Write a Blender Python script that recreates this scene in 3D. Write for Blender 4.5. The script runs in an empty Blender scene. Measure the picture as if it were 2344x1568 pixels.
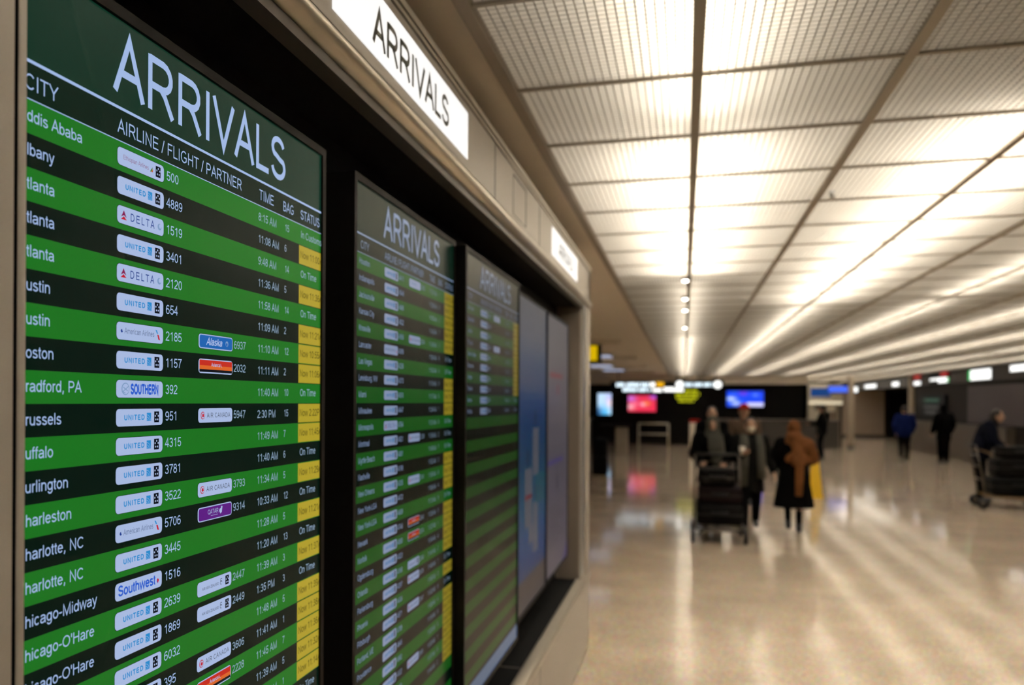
import bpy, bmesh, math, random
from math import sin, cos, pi, radians
from mathutils import Vector, Matrix

random.seed(7)
SC = bpy.context.scene
COL = SC.collection

# ------------------------------------------------------------------ camera, world, light, exposure
cam_d = bpy.data.cameras.new('camera')
cam = bpy.data.objects.new('camera', cam_d); COL.objects.link(cam); SC.camera = cam
cam_d.sensor_width = 36.0
cam_d.lens = 1950.0 / 2344.0 * 36.0
cam_d.shift_x = 149.0 / 2344.0
cam_d.shift_y = 134.0 / 2344.0
cam_d.clip_start = 0.05; cam_d.clip_end = 200
cam.location = (0, 0, 1.68)
cam.rotation_mode = 'QUATERNION'
cam.rotation_quaternion = (Matrix.Rotation(math.atan(543 / 1950), 3, 'Z') @ Matrix.Rotation(pi / 2, 3, 'X')
                           @ Matrix.Rotation(radians(.31), 3, 'Z')).to_quaternion()
cam_d.dof.use_dof = True
cam_d.dof.focus_distance = 1.22
cam_d.dof.aperture_fstop = 3.6

world = bpy.data.worlds.new('world'); SC.world = world; world.use_nodes = True
world.node_tree.nodes['Background'].inputs[0].default_value = (1.0, .9, .75, 1)
world.node_tree.nodes['Background'].inputs[1].default_value = .02

SC.view_settings.view_transform = 'Standard'
SC.view_settings.look = 'None'
SC.view_settings.exposure = 0.0
SC.view_settings.gamma = 1.0
SC.view_settings.use_curve_mapping = False
try:
    SC.cycles.use_denoising = True
    SC.cycles.max_bounces = 10
    SC.cycles.diffuse_bounces = 5
    SC.cycles.sample_clamp_indirect = 40.0
    SC.cycles.caustics_reflective = False
    SC.cycles.caustics_refractive = False
except Exception:
    pass

HC = 2.73            # ceiling height
PX, PY = .615, .645  # ceiling grid pitch
GX0 = .035           # a main runner passes here
GY0 = 2.842          # a cross runner passes here

LIGHT = 4.6


def strip(x, y0, y1, watts, z=2.925, w=.08):
    """A row of fluorescent tubes in the plenum above the louvres."""
    l = bpy.data.lights.new('fluorescent_strip', 'AREA'); l.shape = 'RECTANGLE'
    l.size = w; l.size_y = y1 - y0
    l.color = (1.0, .935, .83)
    l.energy = watts * (y1 - y0) * LIGHT
    o = bpy.data.objects.new('fluorescent_strip', l); COL.objects.link(o)
    o.location = (x, (y0 + y1) / 2, z)


ROWS = [GX0 + 2 * PX * k for k in range(7)]
strip(ROWS[0], -3.4, 3.24, 4.6)
strip(ROWS[0], 3.56, 7.35, 9.5, 3.01, .42)
strip(ROWS[0], 7.75, 14.0, 2.1)
strip(ROWS[0], 14.1, 34.6, 3.6)
strip(ROWS[1], -3.4, .4, 3.0)
strip(ROWS[1], 3.50, 9.6, 9.5, 3.01, .40)
strip(ROWS[1], 9.9, 20, 3.6)
strip(ROWS[1], 20.2, 34.6, 3.0)
for k, xr in enumerate(ROWS[2:]):
    strip(xr, -3.4, 1.2, 2.6)
    strip(xr, 4.2, 9.3, 3.4)
    strip(xr, 9.7, 19.8, 3.4)
    strip(xr, 20.1, 34.6 if xr < 4.6 else 45.5, 3.0)


# ------------------------------------------------------------------ materials
MATS = {}


def _new(name):
    m = bpy.data.materials.new(name); m.use_nodes = True
    return m, m.node_tree, m.node_tree.nodes['Principled BSDF']


def mat(name, col, rough=.6, spec=.5, metal=0.0, noise=0.0, scale=20.0, bump=0.0):
    if name in MATS: return MATS[name]
    m, nt, b = _new(name)
    b.inputs['Base Color'].default_value = (*col, 1)
    b.inputs['Roughness'].default_value = rough
    b.inputs['Specular IOR Level'].default_value = spec
    b.inputs['Metallic'].default_value = metal
    if noise or bump:
        tc = nt.nodes.new('ShaderNodeTexCoord'); n = nt.nodes.new('ShaderNodeTexNoise')
        n.inputs['Scale'].default_value = scale; n.inputs['Detail'].default_value = 4
        nt.links.new(tc.outputs['Object'], n.inputs['Vector'])
        if noise:
            r = nt.nodes.new('ShaderNodeMapRange')
            r.inputs[3].default_value = 1 - noise; r.inputs[4].default_value = 1 + noise
            nt.links.new(n.outputs[0], r.inputs[0])
            mx = nt.nodes.new('ShaderNodeMix'); mx.data_type = 'RGBA'; mx.blend_type = 'MULTIPLY'
            mx.inputs[0].default_value = 1
            mx.inputs[6].default_value = (*col, 1)
            nt.links.new(r.outputs[0], mx.inputs[7])
            nt.links.new(mx.outputs[2], b.inputs['Base Color'])
        if bump:
            bp = nt.nodes.new('ShaderNodeBump'); bp.inputs['Strength'].default_value = bump
            bp.inputs['Distance'].default_value = .01
            nt.links.new(n.outputs[0], bp.inputs['Height']); nt.links.new(bp.outputs[0], b.inputs['Normal'])
    MATS[name] = m
    return m


def glow(name, col, strength=1.0, rough=.35, spec=.3, base=.004):
    """A lit display or lit sign face under a smooth front sheet."""
    if name in MATS: return MATS[name]
    m, nt, b = _new(name)
    b.inputs['Base Color'].default_value = (base, base, base, 1)
    b.inputs['Roughness'].default_value = rough
    b.inputs['Specular IOR Level'].default_value = spec
    b.inputs['Emission Color'].default_value = (*col, 1)
    b.inputs['Emission Strength'].default_value = strength
    MATS[name] = m
    return m


def srgb(r, g, b):
    f = lambda c: (c / 255 / 12.92) if c <= 10 else ((c / 255 + .055) / 1.055) ** 2.4
    return (f(r), f(g), f(b))


def m_floor():
    m, nt, b = _new('polished_terrazzo')
    tc = nt.nodes.new('ShaderNodeTexCoord')
    n1 = nt.nodes.new('ShaderNodeTexNoise'); n1.inputs['Scale'].default_value = 95; n1.inputs['Detail'].default_value = 3
    n2 = nt.nodes.new('ShaderNodeTexNoise'); n2.inputs['Scale'].default_value = 1.6; n2.inputs['Detail'].default_value = 5
    v = nt.nodes.new('ShaderNodeTexVoronoi'); v.inputs['Scale'].default_value = 60
    for n in (n1, n2, v): nt.links.new(tc.outputs['Object'], n.inputs['Vector'])
    cr = nt.nodes.new('ShaderNodeValToRGB')
    cr.color_ramp.elements[0].position = .3; cr.color_ramp.elements[0].color = (.38, .298, .22, 1)
    cr.color_ramp.elements[1].position = .7; cr.color_ramp.elements[1].color = (.80, .66, .505, 1)
    nt.links.new(n1.outputs[0], cr.inputs[0])
    mx = nt.nodes.new('ShaderNodeMix'); mx.data_type = 'RGBA'; mx.blend_type = 'MULTIPLY'; mx.inputs[0].default_value = .35
    nt.links.new(cr.outputs[0], mx.inputs[6]); nt.links.new(v.outputs['Color'], mx.inputs[7])
    mx2 = nt.nodes.new('ShaderNodeMix'); mx2.data_type = 'RGBA'; mx2.blend_type = 'MULTIPLY'; mx2.inputs[0].default_value = 1
    r = nt.nodes.new('ShaderNodeMapRange'); r.inputs[1].default_value = .3; r.inputs[2].default_value = .7
    r.inputs[3].default_value = .85; r.inputs[4].default_value = 1.1
    nt.links.new(n2.outputs[0], r.inputs[0])
    nt.links.new(mx.outputs[2], mx2.inputs[6]); nt.links.new(r.outputs[0], mx2.inputs[7])
    nt.links.new(mx2.outputs[2], b.inputs['Base Color'])
    b.inputs['Roughness'].default_value = .08
    b.inputs['Specular IOR Level'].default_value = .30
    bp = nt.nodes.new('ShaderNodeBump'); bp.inputs['Strength'].default_value = .03; bp.inputs['Distance'].default_value = .02
    nt.links.new(n2.outputs[0], bp.inputs['Height']); nt.links.new(bp.outputs[0], b.inputs['Normal'])
    return m


def m_diffuser(name, t=.5, col=(.93, .91, .88)):
    m, nt, b = _new(name)
    out = nt.nodes['Material Output']; nt.nodes.remove(b)
    d = nt.nodes.new('ShaderNodeBsdfDiffuse'); d.inputs[0].default_value = (*col, 1)
    tr = nt.nodes.new('ShaderNodeBsdfTranslucent'); tr.inputs[0].default_value = (*col, 1)
    mix = nt.nodes.new('ShaderNodeMixShader'); mix.inputs[0].default_value = t
    nt.links.new(d.outputs[0], mix.inputs[1]); nt.links.new(tr.outputs[0], mix.inputs[2])
    nt.links.new(mix.outputs[0], out.inputs[0])
    return m


M_FLOOR = m_floor()
M_DIFF = m_diffuser('added_diffuser')  # unseen sheet added above the open louvres to spread the tube light
M_LOUV = m_diffuser('louvre_plastic', .38, (.88, .86, .82))
M_LEDGE = mat('louvre_edge', (.42, .40, .37), .6)
M_BAR = mat('painted_runner', (.40, .35, .28), .5)
M_PLEN = mat('plenum_grey', (.16, .155, .145), .9)
M_SOFF = mat('soffit_paint', (.76, .68, .57), .75, noise=.05, scale=6)
M_BEIGE = mat('champagne_metal', (.40, .365, .315), .42, .45, .1, noise=.05, scale=300)
M_RAIL = mat('satin_rail_metal', (.54, .485, .40), .3, .5, .7)
M_BRONZE = mat('dark_bronze_metal', (.075, .063, .05), .45, .5, .3)
M_BLACK = mat('matte_black', (.004, .004, .004), .8, .1)
M_GROOVE = mat('groove_black', (.003, .003, .003), .9, .05)
M_BEZEL = mat('bezel_plastic', (.007, .006, .0055), .55, .12)
M_STEEL = mat('brushed_steel', (.55, .55, .55), .3, .5, .9)
M_WALLD = mat('dark_wall', (.009, .008, .0065), .7, .12, noise=.2, scale=3)
M_WALLB = mat('taupe_wall', (.017, .0135, .011), .7, .12, noise=.1, scale=3)
M_COLUMN = mat('column_paint', (.42, .35, .26), .6)
M_CREAM = mat('cream_panel', (.75, .68, .54), .6)


# ------------------------------------------------------------------ mesh building
class MB:
    def __init__(s): s.v = []; s.f = []; s.mi = []; s.mats = []; s.cur = 0; s.smooth = False; s.sm = []

    def use(s, m):
        if m not in s.mats: s.mats.append(m)
        s.cur = s.mats.index(m); return s

    def face(s, idx): s.f.append(tuple(idx)); s.mi.append(s.cur); s.sm.append(s.smooth)

    def add(s, pts, faces):
        o = len(s.v); s.v += [tuple(p) for p in pts]
        for f in faces: s.face([o + i for i in f])

    def quad(s, a, b, c, d): s.add([a, b, c, d], [(0, 1, 2, 3)])

    def box(s, x0, x1, y0, y1, z0, z1):
        P = [(x0, y0, z0), (x1, y0, z0), (x1, y1, z0), (x0, y1, z0), (x0, y0, z1), (x1, y0, z1), (x1, y1, z1), (x0, y1, z1)]
        s.add(P, [(0, 3, 2, 1), (4, 5, 6, 7), (0, 1, 5, 4), (1, 2, 6, 5), (2, 3, 7, 6), (3, 0, 4, 7)])

    def bbox(s, x0, x1, y0, y1, z0, z1, r=.02, n=3):
        """box with rounded edges (all twelve)"""
        bm = bmesh.new(); bmesh.ops.create_cube(bm, size=1)
        for v in bm.verts:
            v.co = Vector(((x0 + x1) / 2 + v.co.x * (x1 - x0), (y0 + y1) / 2 + v.co.y * (y1 - y0), (z0 + z1) / 2 + v.co.z * (z1 - z0)))
        bmesh.ops.bevel(bm, geom=list(bm.edges), offset=r, segments=n, affect='EDGES', profile=.5)
        bm.verts.index_update()
        old = s.smooth; s.smooth = True
        s.add([v.co[:] for v in bm.verts], [[v.index for v in f.verts] for f in bm.faces])
        s.smooth = old; bm.free()

    def rings(s, rings, cap=True, closed=True):
        """rings: list of lists of points, all the same length"""
        n = len(rings[0]); o = len(s.v)
        for r in rings: s.v += [tuple(p) for p in r]
        for i in range(len(rings) - 1):
            for j in range(n if closed else n - 1):
                k = (j + 1) % n
                s.face([o + i * n + j, o + i * n + k, o + (i + 1) * n + k, o + (i + 1) * n + j])
        if cap and closed:
            s.face([o + j for j in reversed(range(n))])
            e = o + (len(rings) - 1) * n
            s.face([e + j for j in range(n)])

    def tube(s, pts, r, n=10, cap=True):
        """round tube along points; r one radius or one per point"""
        pts = [Vector(p) for p in pts]
        rr = r if isinstance(r, (list, tuple)) else [r] * len(pts)
        old = s.smooth; s.smooth = True
        R = []; up = None
        for i, p in enumerate(pts):
            a = pts[max(0, i - 1)]; b = pts[min(len(pts) - 1, i + 1)]
            t = (b - a).normalized()
            if up is None:
                up = Vector((0, 0, 1)) if abs(t.z) < .9 else Vector((1, 0, 0))
            x = t.cross(up).normalized(); y = t.cross(x).normalized(); up = -y if y.dot(up) < 0 else y
            y = up - t * up.dot(t); y.normalize(); x = t.cross(y)
            R.append([p + (x * cos(2 * pi * j / n) + y * sin(2 * pi * j / n)) * rr[i] for j in range(n)])
        s.rings(R, cap)
        s.smooth = old

    def ell(s, c, rx, ry, rz, n=14, m=9):
        old = s.smooth; s.smooth = True
        R = []
        for i in range(1, m):
            a = -pi / 2 + pi * i / m
            R.append([(c[0] + rx * cos(a) * cos(2 * pi * j / n), c[1] + ry * cos(a) * sin(2 * pi * j / n), c[2] + rz * sin(a)) for j in range(n)])
        o = len(s.v)
        for r in R: s.v += r
        k = len(R)
        for i in range(k - 1):
            for j in range(n):
                jj = (j + 1) % n
                s.face([o + i * n + j, o + i * n + jj, o + (i + 1) * n + jj, o + (i + 1) * n + j])
        s.v.append((c[0], c[1], c[2] - rz)); s.v.append((c[0], c[1], c[2] + rz))
        lo, hi = len(s.v) - 2, len(s.v) - 1
        for j in range(n):
            jj = (j + 1) % n
            s.face([lo, o + jj, o + j]); s.face([hi, o + (k - 1) * n + j, o + (k - 1) * n + jj])
        s.smooth = old

    def cap(s, a, b, ra, rb, n=10):
        """closed tapered capsule"""
        s.tube([a, b], [ra, rb], n); s.ell(a, ra, ra, ra, 10, 7); s.ell(b, rb, rb, rb, 10, 7)

    def extrude_y(s, prof, y0, y1, closed=True):
        """profile of (x, z) points swept along y"""
        s.rings([[(p[0], y0, p[1]) for p in prof], [(p[0], y1, p[1]) for p in prof]], True, closed)

    def mesh(s, name, origin=(0, 0, 0)):
        me = bpy.data.meshes.new(name)
        ox, oy, oz = origin
        me.from_pydata([(x - ox, y - oy, z - oz) for x, y, z in s.v], [], s.f)
        for m in s.mats: me.materials.append(m)
        me.polygons.foreach_set('material_index', s.mi)
        me.polygons.foreach_set('use_smooth', s.sm)
        me.update()
        return me


def put(name, mb, parent=None, origin=None, m=None, label=None):
    if m is not None and not mb.mats: mb.mats = [m]
    o_abs = origin if origin is not None else (parent.get('_o') if parent is not None and parent.get('_o') else (0, 0, 0))
    o_abs = tuple(o_abs)
    o = bpy.data.objects.new(name, mb.mesh(name, o_abs)); COL.objects.link(o)
    if parent is not None:
        o.parent = parent
    else:
        o.location = o_abs
    o['_o'] = o_abs
    if label: o['label'] = label
    return o


def thing(name, label, cat, loc, group=None, rz=0):
    o = bpy.data.objects.new(name, None); COL.objects.link(o); o.location = loc; o.rotation_euler.z = rz
    o.empty_display_size = .1
    o['label'] = label; o['category'] = cat; o['_o'] = tuple(loc)
    if group: o['group'] = group
    return o


def tag(o, label, cat, group=None):
    o['label'] = label; o['category'] = cat
    if group: o['group'] = group
    return o


def struct(name, mb, label=None):
    o = put(name, mb); o['kind'] = 'structure'
    return o


def remeshed(mb, voxel, smooth=4, name='body'):
    """one continuous surface out of overlapping closed shells"""
    o = bpy.data.objects.new('tmp', mb.mesh('tmp')); COL.objects.link(o)
    r = o.modifiers.new('r', 'REMESH'); r.mode = 'VOXEL'; r.voxel_size = voxel
    if smooth:
        k = o.modifiers.new('s', 'SMOOTH'); k.factor = .5; k.iterations = smooth
    dg = bpy.context.evaluated_depsgraph_get()
    me = bpy.data.meshes.new_from_object(o.evaluated_get(dg), depsgraph=dg)
    me.name = name
    old = o.data
    bpy.data.objects.remove(o); bpy.data.meshes.remove(old)
    for p in me.polygons: p.use_smooth = True
    return me


# ------------------------------------------------------------------ stroke lettering (grotesque letterforms)
def e(cx, cy, rx, ry, a0, a1, n=None):
    n = n or max(4, int(abs(a1 - a0) / 24))
    return [(cx + rx * cos(radians(a0 + (a1 - a0) * i / n)), cy + ry * sin(radians(a0 + (a1 - a0) * i / n))) for i in range(n + 1)]


T = 7.16
G = {
    'A': (6.67, [[(.42, 0), (3.33, 7.0), (6.25, 0)], [(1.45, 2.5), (5.2, 2.5)]]),
    'B': (6.67, [[(1.2, 0), (1.2, T)], [(1.2, 6.76), (3.5, 6.76)] + e(3.6, 5.27, 1.6, 1.49, 88, -88) + [(1.2, 3.78)], [(3.6, 3.78)] + e(3.8, 2.09, 1.95, 1.69, 88, -88) + [(1.2, .4)]]),
    'C': (7.22, [e(3.8, 3.58, 2.95, 3.22, 42, 318, 16)]),
    'D': (7.22, [[(1.2, 0), (1.2, T)], [(1.2, 6.76), (3.2, 6.76)] + e(3.3, 3.58, 2.95, 3.18, 88, -88, 12) + [(1.2, .4)]]),
    'E': (6.67, [[(1.2, 0), (1.2, T)], [(1.2, 6.76), (6.0, 6.76)], [(1.2, 3.75), (5.7, 3.75)], [(1.2, .4), (6.15, .4)]]),
    'F': (6.11, [[(1.2, 0), (1.2, T)], [(1.2, 6.76), (5.7, 6.76)], [(1.2, 3.65), (5.1, 3.65)]]),
    'G': (7.78, [e(3.95, 3.58, 3.05, 3.22, 45, 315, 16) + [(6.45, 1.35), (6.45, 3.3), (4.0, 3.3)]]),
    'H': (7.22, [[(1.2, 0), (1.2, T)], [(6.0, 0), (6.0, T)], [(1.2, 3.75), (6.0, 3.75)]]),
    'I': (2.78, [[(1.39, 0), (1.39, T)]]),
    'J': (5.0, [[(3.75, T), (3.75, 2.1)] + e(2.1, 2.1, 1.65, 1.8, 0, -170)]),
    'K': (6.67, [[(1.2, 0), (1.2, T)], [(5.9, T), (1.3, 2.6)], [(2.9, 4.1), (6.2, 0)]]),
    'L': (5.56, [[(1.15, T), (1.15, .4), (5.2, .4)]]),
    'M': (8.33, [[(1.15, 0), (1.15, 7.0), (4.16, .3), (7.18, 7.0), (7.18, 0)]]),
    'N': (7.22, [[(1.2, 0), (1.2, 6.9), (6.0, .3), (6.0, T)]]),
    'O': (7.78, [e(3.89, 3.58, 3.1, 3.22, 0, 360, 20)]),
    'P': (6.67, [[(1.2, 0), (1.2, T)], [(1.2, 6.76), (3.7, 6.76)] + e(3.85, 5.0, 1.95, 1.76, 88, -88) + [(1.2, 3.24)]]),
    'Q': (7.78, [e(3.89, 3.58, 3.1, 3.22, 0, 360, 20), [(4.4, 1.9), (7.1, -.2)]]),
    'R': (7.22, [[(1.2, 0), (1.2, T)], [(1.2, 6.76), (4.0, 6.76)] + e(4.2, 5.05, 1.85, 1.71, 88, -88) + [(1.2, 3.34)], [(3.6, 3.34), (4.6, 2.6), (6.5, 0)]]),
    'S': (6.67, [e(3.25, 5.25, 2.1, 1.55, 15, 225, 10) + [(2.6, 3.95), (4.0, 3.45)] + e(3.4, 2.1, 2.35, 1.74, 40, -172, 11)]),
    'T': (6.11, [[(3.05, 0), (3.05, 6.76)], [(.25, 6.76), (5.9, 6.76)]]),
    'U': (7.22, [[(1.2, T), (1.2, 2.7)] + e(3.6, 2.7, 2.4, 2.33, 180, 360, 9) + [(6.0, T)]]),
    'V': (6.67, [[(.4, T), (3.33, .2), (6.27, T)]]),
    'W': (9.44, [[(.45, T), (2.45, .2), (4.72, 6.9), (7.0, .2), (9.0, T)]]),
    'X': (6.67, [[(.5, 0), (6.1, T)], [(.5, T), (6.1, 0)]]),
    'Y': (6.67, [[(.4, T), (3.33, 3.2), (6.27, T)], [(3.33, 3.3), (3.33, 0)]]),
    'Z': (6.11, [[(.5, 6.76), (5.5, 6.76), (.6, .4), (5.7, .4)]]),
    '0': (5.56, [e(2.78, 3.55, 1.95, 3.2, 0, 360, 18)]),
    '1': (5.56, [[(3.3, 0), (3.3, 7.0)], [(3.3, 6.9), (2.7, 6.1), (1.2, 5.3)]]),
    '2': (5.56, [e(2.75, 5.0, 1.95, 1.75, 165, -30, 9) + [(3.6, 3.2), (1.6, 1.6), (.75, .4), (5.0, .4)]]),
    '3': (5.56, [e(2.6, 5.25, 1.75, 1.5, 160, -75, 10) + [(2.3, 3.75)], [(2.4, 3.78)] + e(2.7, 2.07, 1.95, 1.7, 80, -165, 11)]),
    '4': (5.56, [[(3.8, 0), (3.8, 7.0), (.5, 2.1), (5.2, 2.1)]]),
    '5': (5.56, [[(4.8, 6.76), (1.5, 6.76), (1.05, 3.45)] + e(2.75, 2.3, 2.0, 1.93, 140, -160, 12)]),
    '6': (5.56, [e(2.85, 2.25, 1.95, 1.9, 0, 360, 14), e(3.0, 3.55, 2.1, 3.2, 48, 200, 9)]),
    '7': (5.56, [[(.5, 6.76), (4.9, 6.76), (3.3, 4.3), (2.3, 1.8), (2.0, 0)]]),
    '8': (5.56, [e(2.78, 5.3, 1.65, 1.46, 0, 360, 14), e(2.78, 2.1, 2.0, 1.7, 0, 360, 14)]),
    '9': (5.56, [e(2.7, 4.85, 1.95, 1.9, 0, 360, 14), e(2.55, 3.55, 2.1, 3.2, 20, -132, 9)]),
    'a': (5.56, [e(2.65, 3.55, 1.85, 1.28, 160, 10, 7) + [(4.5, 3.3), (4.5, 1.0), (4.85, 0)], [(4.5, 3.0), (2.8, 2.7)] + e(2.25, 1.5, 1.5, 1.17, 95, 275, 8) + [(3.4, .55), (4.5, 1.7)]]),
    'b': (5.56, [[(1.0, 0), (1.0, T)], e(2.9, 2.6, 1.9, 2.25, 0, 360, 14)]),
    'c': (5.0, [e(2.6, 2.6, 1.95, 2.25, 45, 315, 12)]),
    'd': (5.56, [[(4.55, 0), (4.55, T)], e(2.65, 2.6, 1.9, 2.25, 0, 360, 14)]),
    'e': (5.56, [[(.9, 2.75), (4.75, 2.75)] + e(2.8, 2.6, 1.98, 2.25, 4, 322, 14)]),
    'f': (2.78, [[(1.2, 0), (1.2, 5.6)] + e(2.3, 5.7, 1.1, 1.15, 180, 80, 5), [(.2, 4.85), (2.6, 4.85)]]),
    'g': (5.56, [[(4.55, 5.19), (4.55, .2)] + e(2.7, 0, 1.85, 1.75, 0, -160, 8), e(2.65, 2.65, 1.9, 2.2, 0, 360, 14)]),
    'h': (5.56, [[(1.05, 0), (1.05, T)], [(1.05, 3.0)] + e(2.8, 3.25, 1.75, 1.58, 170, 0, 8) + [(4.55, 0)]]),
    'i': (2.22, [[(1.1, 0), (1.1, 5.19)], [(1.1, 6.2), (1.1, T)]]),
    'j': (2.22, [[(1.1, 5.19), (1.1, -.9)] + e(.2, -.9, .9, .8, 0, -90, 4), [(1.1, 6.2), (1.1, T)]]),
    'k': (5.0, [[(1.05, 0), (1.05, T)], [(4.5, 5.19), (1.1, 1.9)], [(2.4, 3.0), (4.7, 0)]]),
    'l': (2.22, [[(1.1, 0), (1.1, T)]]),
    'm': (8.33, [[(1.05, 0), (1.05, 5.19)], [(1.05, 3.2)] + e(2.6, 3.35, 1.55, 1.48, 170, 0, 7) + [(4.15, 0)], [(4.15, 3.2)] + e(5.7, 3.35, 1.55, 1.48, 170, 0, 7) + [(7.25, 0)]]),
    'n': (5.56, [[(1.05, 0), (1.05, 5.19)], [(1.05, 3.0)] + e(2.8, 3.25, 1.75, 1.58, 170, 0, 8) + [(4.55, 0)]]),
    'o': (5.56, [e(2.78, 2.6, 2.0, 2.25, 0, 360, 15)]),
    'p': (5.56, [[(1.0, -2.05), (1.0, 5.19)], e(2.9, 2.6, 1.9, 2.25, 0, 360, 14)]),
    'q': (5.56, [[(4.55, -2.05), (4.55, 5.19)], e(2.65, 2.6, 1.9, 2.25, 0, 360, 14)]),
    'r': (3.33, [[(1.05, 0), (1.05, 5.19)], [(1.05, 3.1)] + e(2.6, 3.3, 1.55, 1.5, 170, 75, 5)]),
    's': (5.0, [e(2.45, 3.75, 1.55, 1.1, 20, 215, 8) + [(2.2, 2.8), (3.0, 2.45)] + e(2.5, 1.45, 1.75, 1.1, 50, -165, 8)]),
    't': (2.78, [[(1.3, 6.6), (1.3, 1.2)] + e(2.1, 1.2, .8, .82, 180, 290, 5), [(.2, 4.85), (2.5, 4.85)]]),
    'u': (5.56, [[(1.0, 5.19), (1.0, 1.95)] + e(2.75, 1.95, 1.75, 1.6, 180, 350, 8), [(4.5, 5.19), (4.5, 0)]]),
    'v': (5.0, [[(.4, 5.19), (2.5, .2), (4.6, 5.19)]]),
    'w': (7.22, [[(.4, 5.19), (1.95, .2), (3.6, 5.0), (5.25, .2), (6.8, 5.19)]]),
    'x': (5.0, [[(.4, 0), (4.6, 5.19)], [(.4, 5.19), (4.6, 0)]]),
    'y': (5.0, [[(.4, 5.19), (2.55, .3)], [(4.6, 5.19), (2.3, -1.0), (1.6, -1.75), (.6, -1.65)]]),
    'z': (5.0, [[(.5, 4.8), (4.3, 4.8), (.6, .4), (4.6, .4)]]),
    ' ': (2.78, []), '/': (2.78, [[(.2, -.1), (2.6, 7.25)]]), ':': (2.78, [[(1.39, 0), (1.39, 1.0)], [(1.39, 4.2), (1.39, 5.19)]]),
    ',': (2.78, [[(1.4, 1.0), (1.4, .1), (.95, -1.3)]]), '.': (2.78, [[(1.39, 0), (1.39, 1.0)]]),
    '-': (3.33, [[(.3, 2.6), (3.0, 2.6)]]), "'": (1.91, [[(.95, 4.7), (.95, T)]]),
}


def ribbon(pts, k):
    """left and right offset points of a polyline with mitred corners"""
    n = len(pts); closed = n > 3 and abs(pts[0][0] - pts[-1][0]) < 1e-6 and abs(pts[0][1] - pts[-1][1]) < 1e-6
    P = [Vector(p) for p in pts]
    L = []; R = []
    for i in range(n):
        if closed:
            a = P[i - 1] if i > 0 else P[n - 2]; b = P[i + 1] if i < n - 1 else P[1]
        else:
            a = P[i - 1] if i > 0 else None; b = P[i + 1] if i < n - 1 else None
        d1 = (P[i] - a).normalized() if a is not None and (P[i] - a).length > 1e-6 else None
        d2 = (b - P[i]).normalized() if b is not None and (b - P[i]).length > 1e-6 else None
        d1 = d1 or d2; d2 = d2 or d1
        n1 = Vector((-d1.y, d1.x)); n2 = Vector((-d2.y, d2.x))
        m = n1 + n2
        if m.length < .25:
            m = n1; sc = 1
        else:
            m.normalize(); sc = min(1 / max(.25, m.dot(n1)), 2.4)
        L.append(P[i] + m * k * sc); R.append(P[i] - m * k * sc)
    return L, R


def text_width(s, cap, sx=1, track=0):
    return sum(G[c][0] + track for c in s) * cap / T * sx


def text(mb, s, u, v, cap, place, stroke=.86, sx=1.0, fit=None, track=0, slant=0):
    """letters as flat ribbons; place(u, v) turns layout units into a point; v is the baseline (downwards positive)"""
    if fit: sx = sx * fit / text_width(s, cap, sx, track)
    q = cap / T; x = 0
    for ch in s:
        adv, strokes = G[ch]
        for st in strokes:
            L, R = ribbon(st, stroke / 2)
            o = len(mb.v)
            for a, b in zip(L, R):
                mb.v.append(place(u + (x + a.x + a.y * slant) * q * sx, v - a.y * q)); mb.v.append(place(u + (x + b.x + b.y * slant) * q * sx, v - b.y * q))
            for i in range(len(L) - 1):
                mb.face([o + 2 * i, o + 2 * i + 1, o + 2 * i + 3, o + 2 * i + 2])
        x += adv + track
    return x * q * sx


def poly(mb, pts, place): mb.add([place(*p) for p in pts], [tuple(range(len(pts)))])


def rect(mb, u0, v0, u1, v1, place): poly(mb, [(u0, v1), (u1, v1), (u1, v0), (u0, v0)], place)


def rrect(u0, v0, u1, v1, r, n=4):
    P = []
    for cx, cy, a in ((u1 - r, v0 + r, -90), (u1 - r, v1 - r, 0), (u0 + r, v1 - r, 90), (u0 + r, v0 + r, 180)):
        P += [(cx + r * cos(radians(a + 90 * i / n)), cy + r * sin(radians(a + 90 * i / n))) for i in range(n + 1)]
    return P


def disc(cu, cv, r, n=14): return [(cu + r * cos(2 * pi * i / n), cv + r * sin(2 * pi * i / n)) for i in range(n)]


# ------------------------------------------------------------------ the hall
XR = 8.05      # right wall
YF = 35.3      # far wall
mb = MB().use(M_FLOOR); mb.box(-7, 13, -4, 47, -.12, 0); struct('floor', mb)

mb = MB()
mb.use(M_DIFF)
SH = 2.749
mb.quad((-.56, -3.6, SH), (XR - .02, -3.6, SH), (XR - .02, YF - .1, SH), (-.56, YF - .1, SH))
mb.quad((4.6, YF - .1, SH), (XR - .02, YF - .1, SH), (XR - .02, 46.4, SH), (4.6, 46.4, SH))
mb.use(M_LOUV)
nx, ny = 24, 24
for kx in range(-1, 13):
    x0 = GX0 + PX * kx; x1 = x0 + PX
    xa = max(x0, -.545)
    for ky in range(-9, 50):
        y0 = GY0 + PY * ky; y1 = y0 + PY
        for i in range(nx):
            x = x0 + PX * (i + .5) / nx
            if x < xa: continue
            mb.use(M_LOUV); mb.quad((x, y0, 2.733), (x, y1, 2.733), (x, y1, 2.746), (x, y0, 2.746))
            mb.use(M_LEDGE); mb.quad((x - .0018, y0, 2.7327), (x - .0018, y1, 2.7327), (x + .0018, y1, 2.7327), (x + .0018, y0, 2.7327))
        for j in range(ny):
            y = y0 + PY * (j + .5) / ny
            mb.use(M_LOUV); mb.quad((xa, y, 2.733), (x1, y, 2.733), (x1, y, 2.746), (xa, y, 2.746))
            mb.use(M_LEDGE); mb.quad((xa, y - .0018, 2.7325), (x1, y - .0018, 2.7325), (x1, y + .0018, 2.7325), (xa, y + .0018, 2.7325))
mb.use(M_PLEN)
mb.box(-.60, 8.3, -3.7, 46.6, 3.06, 3.12)
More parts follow.
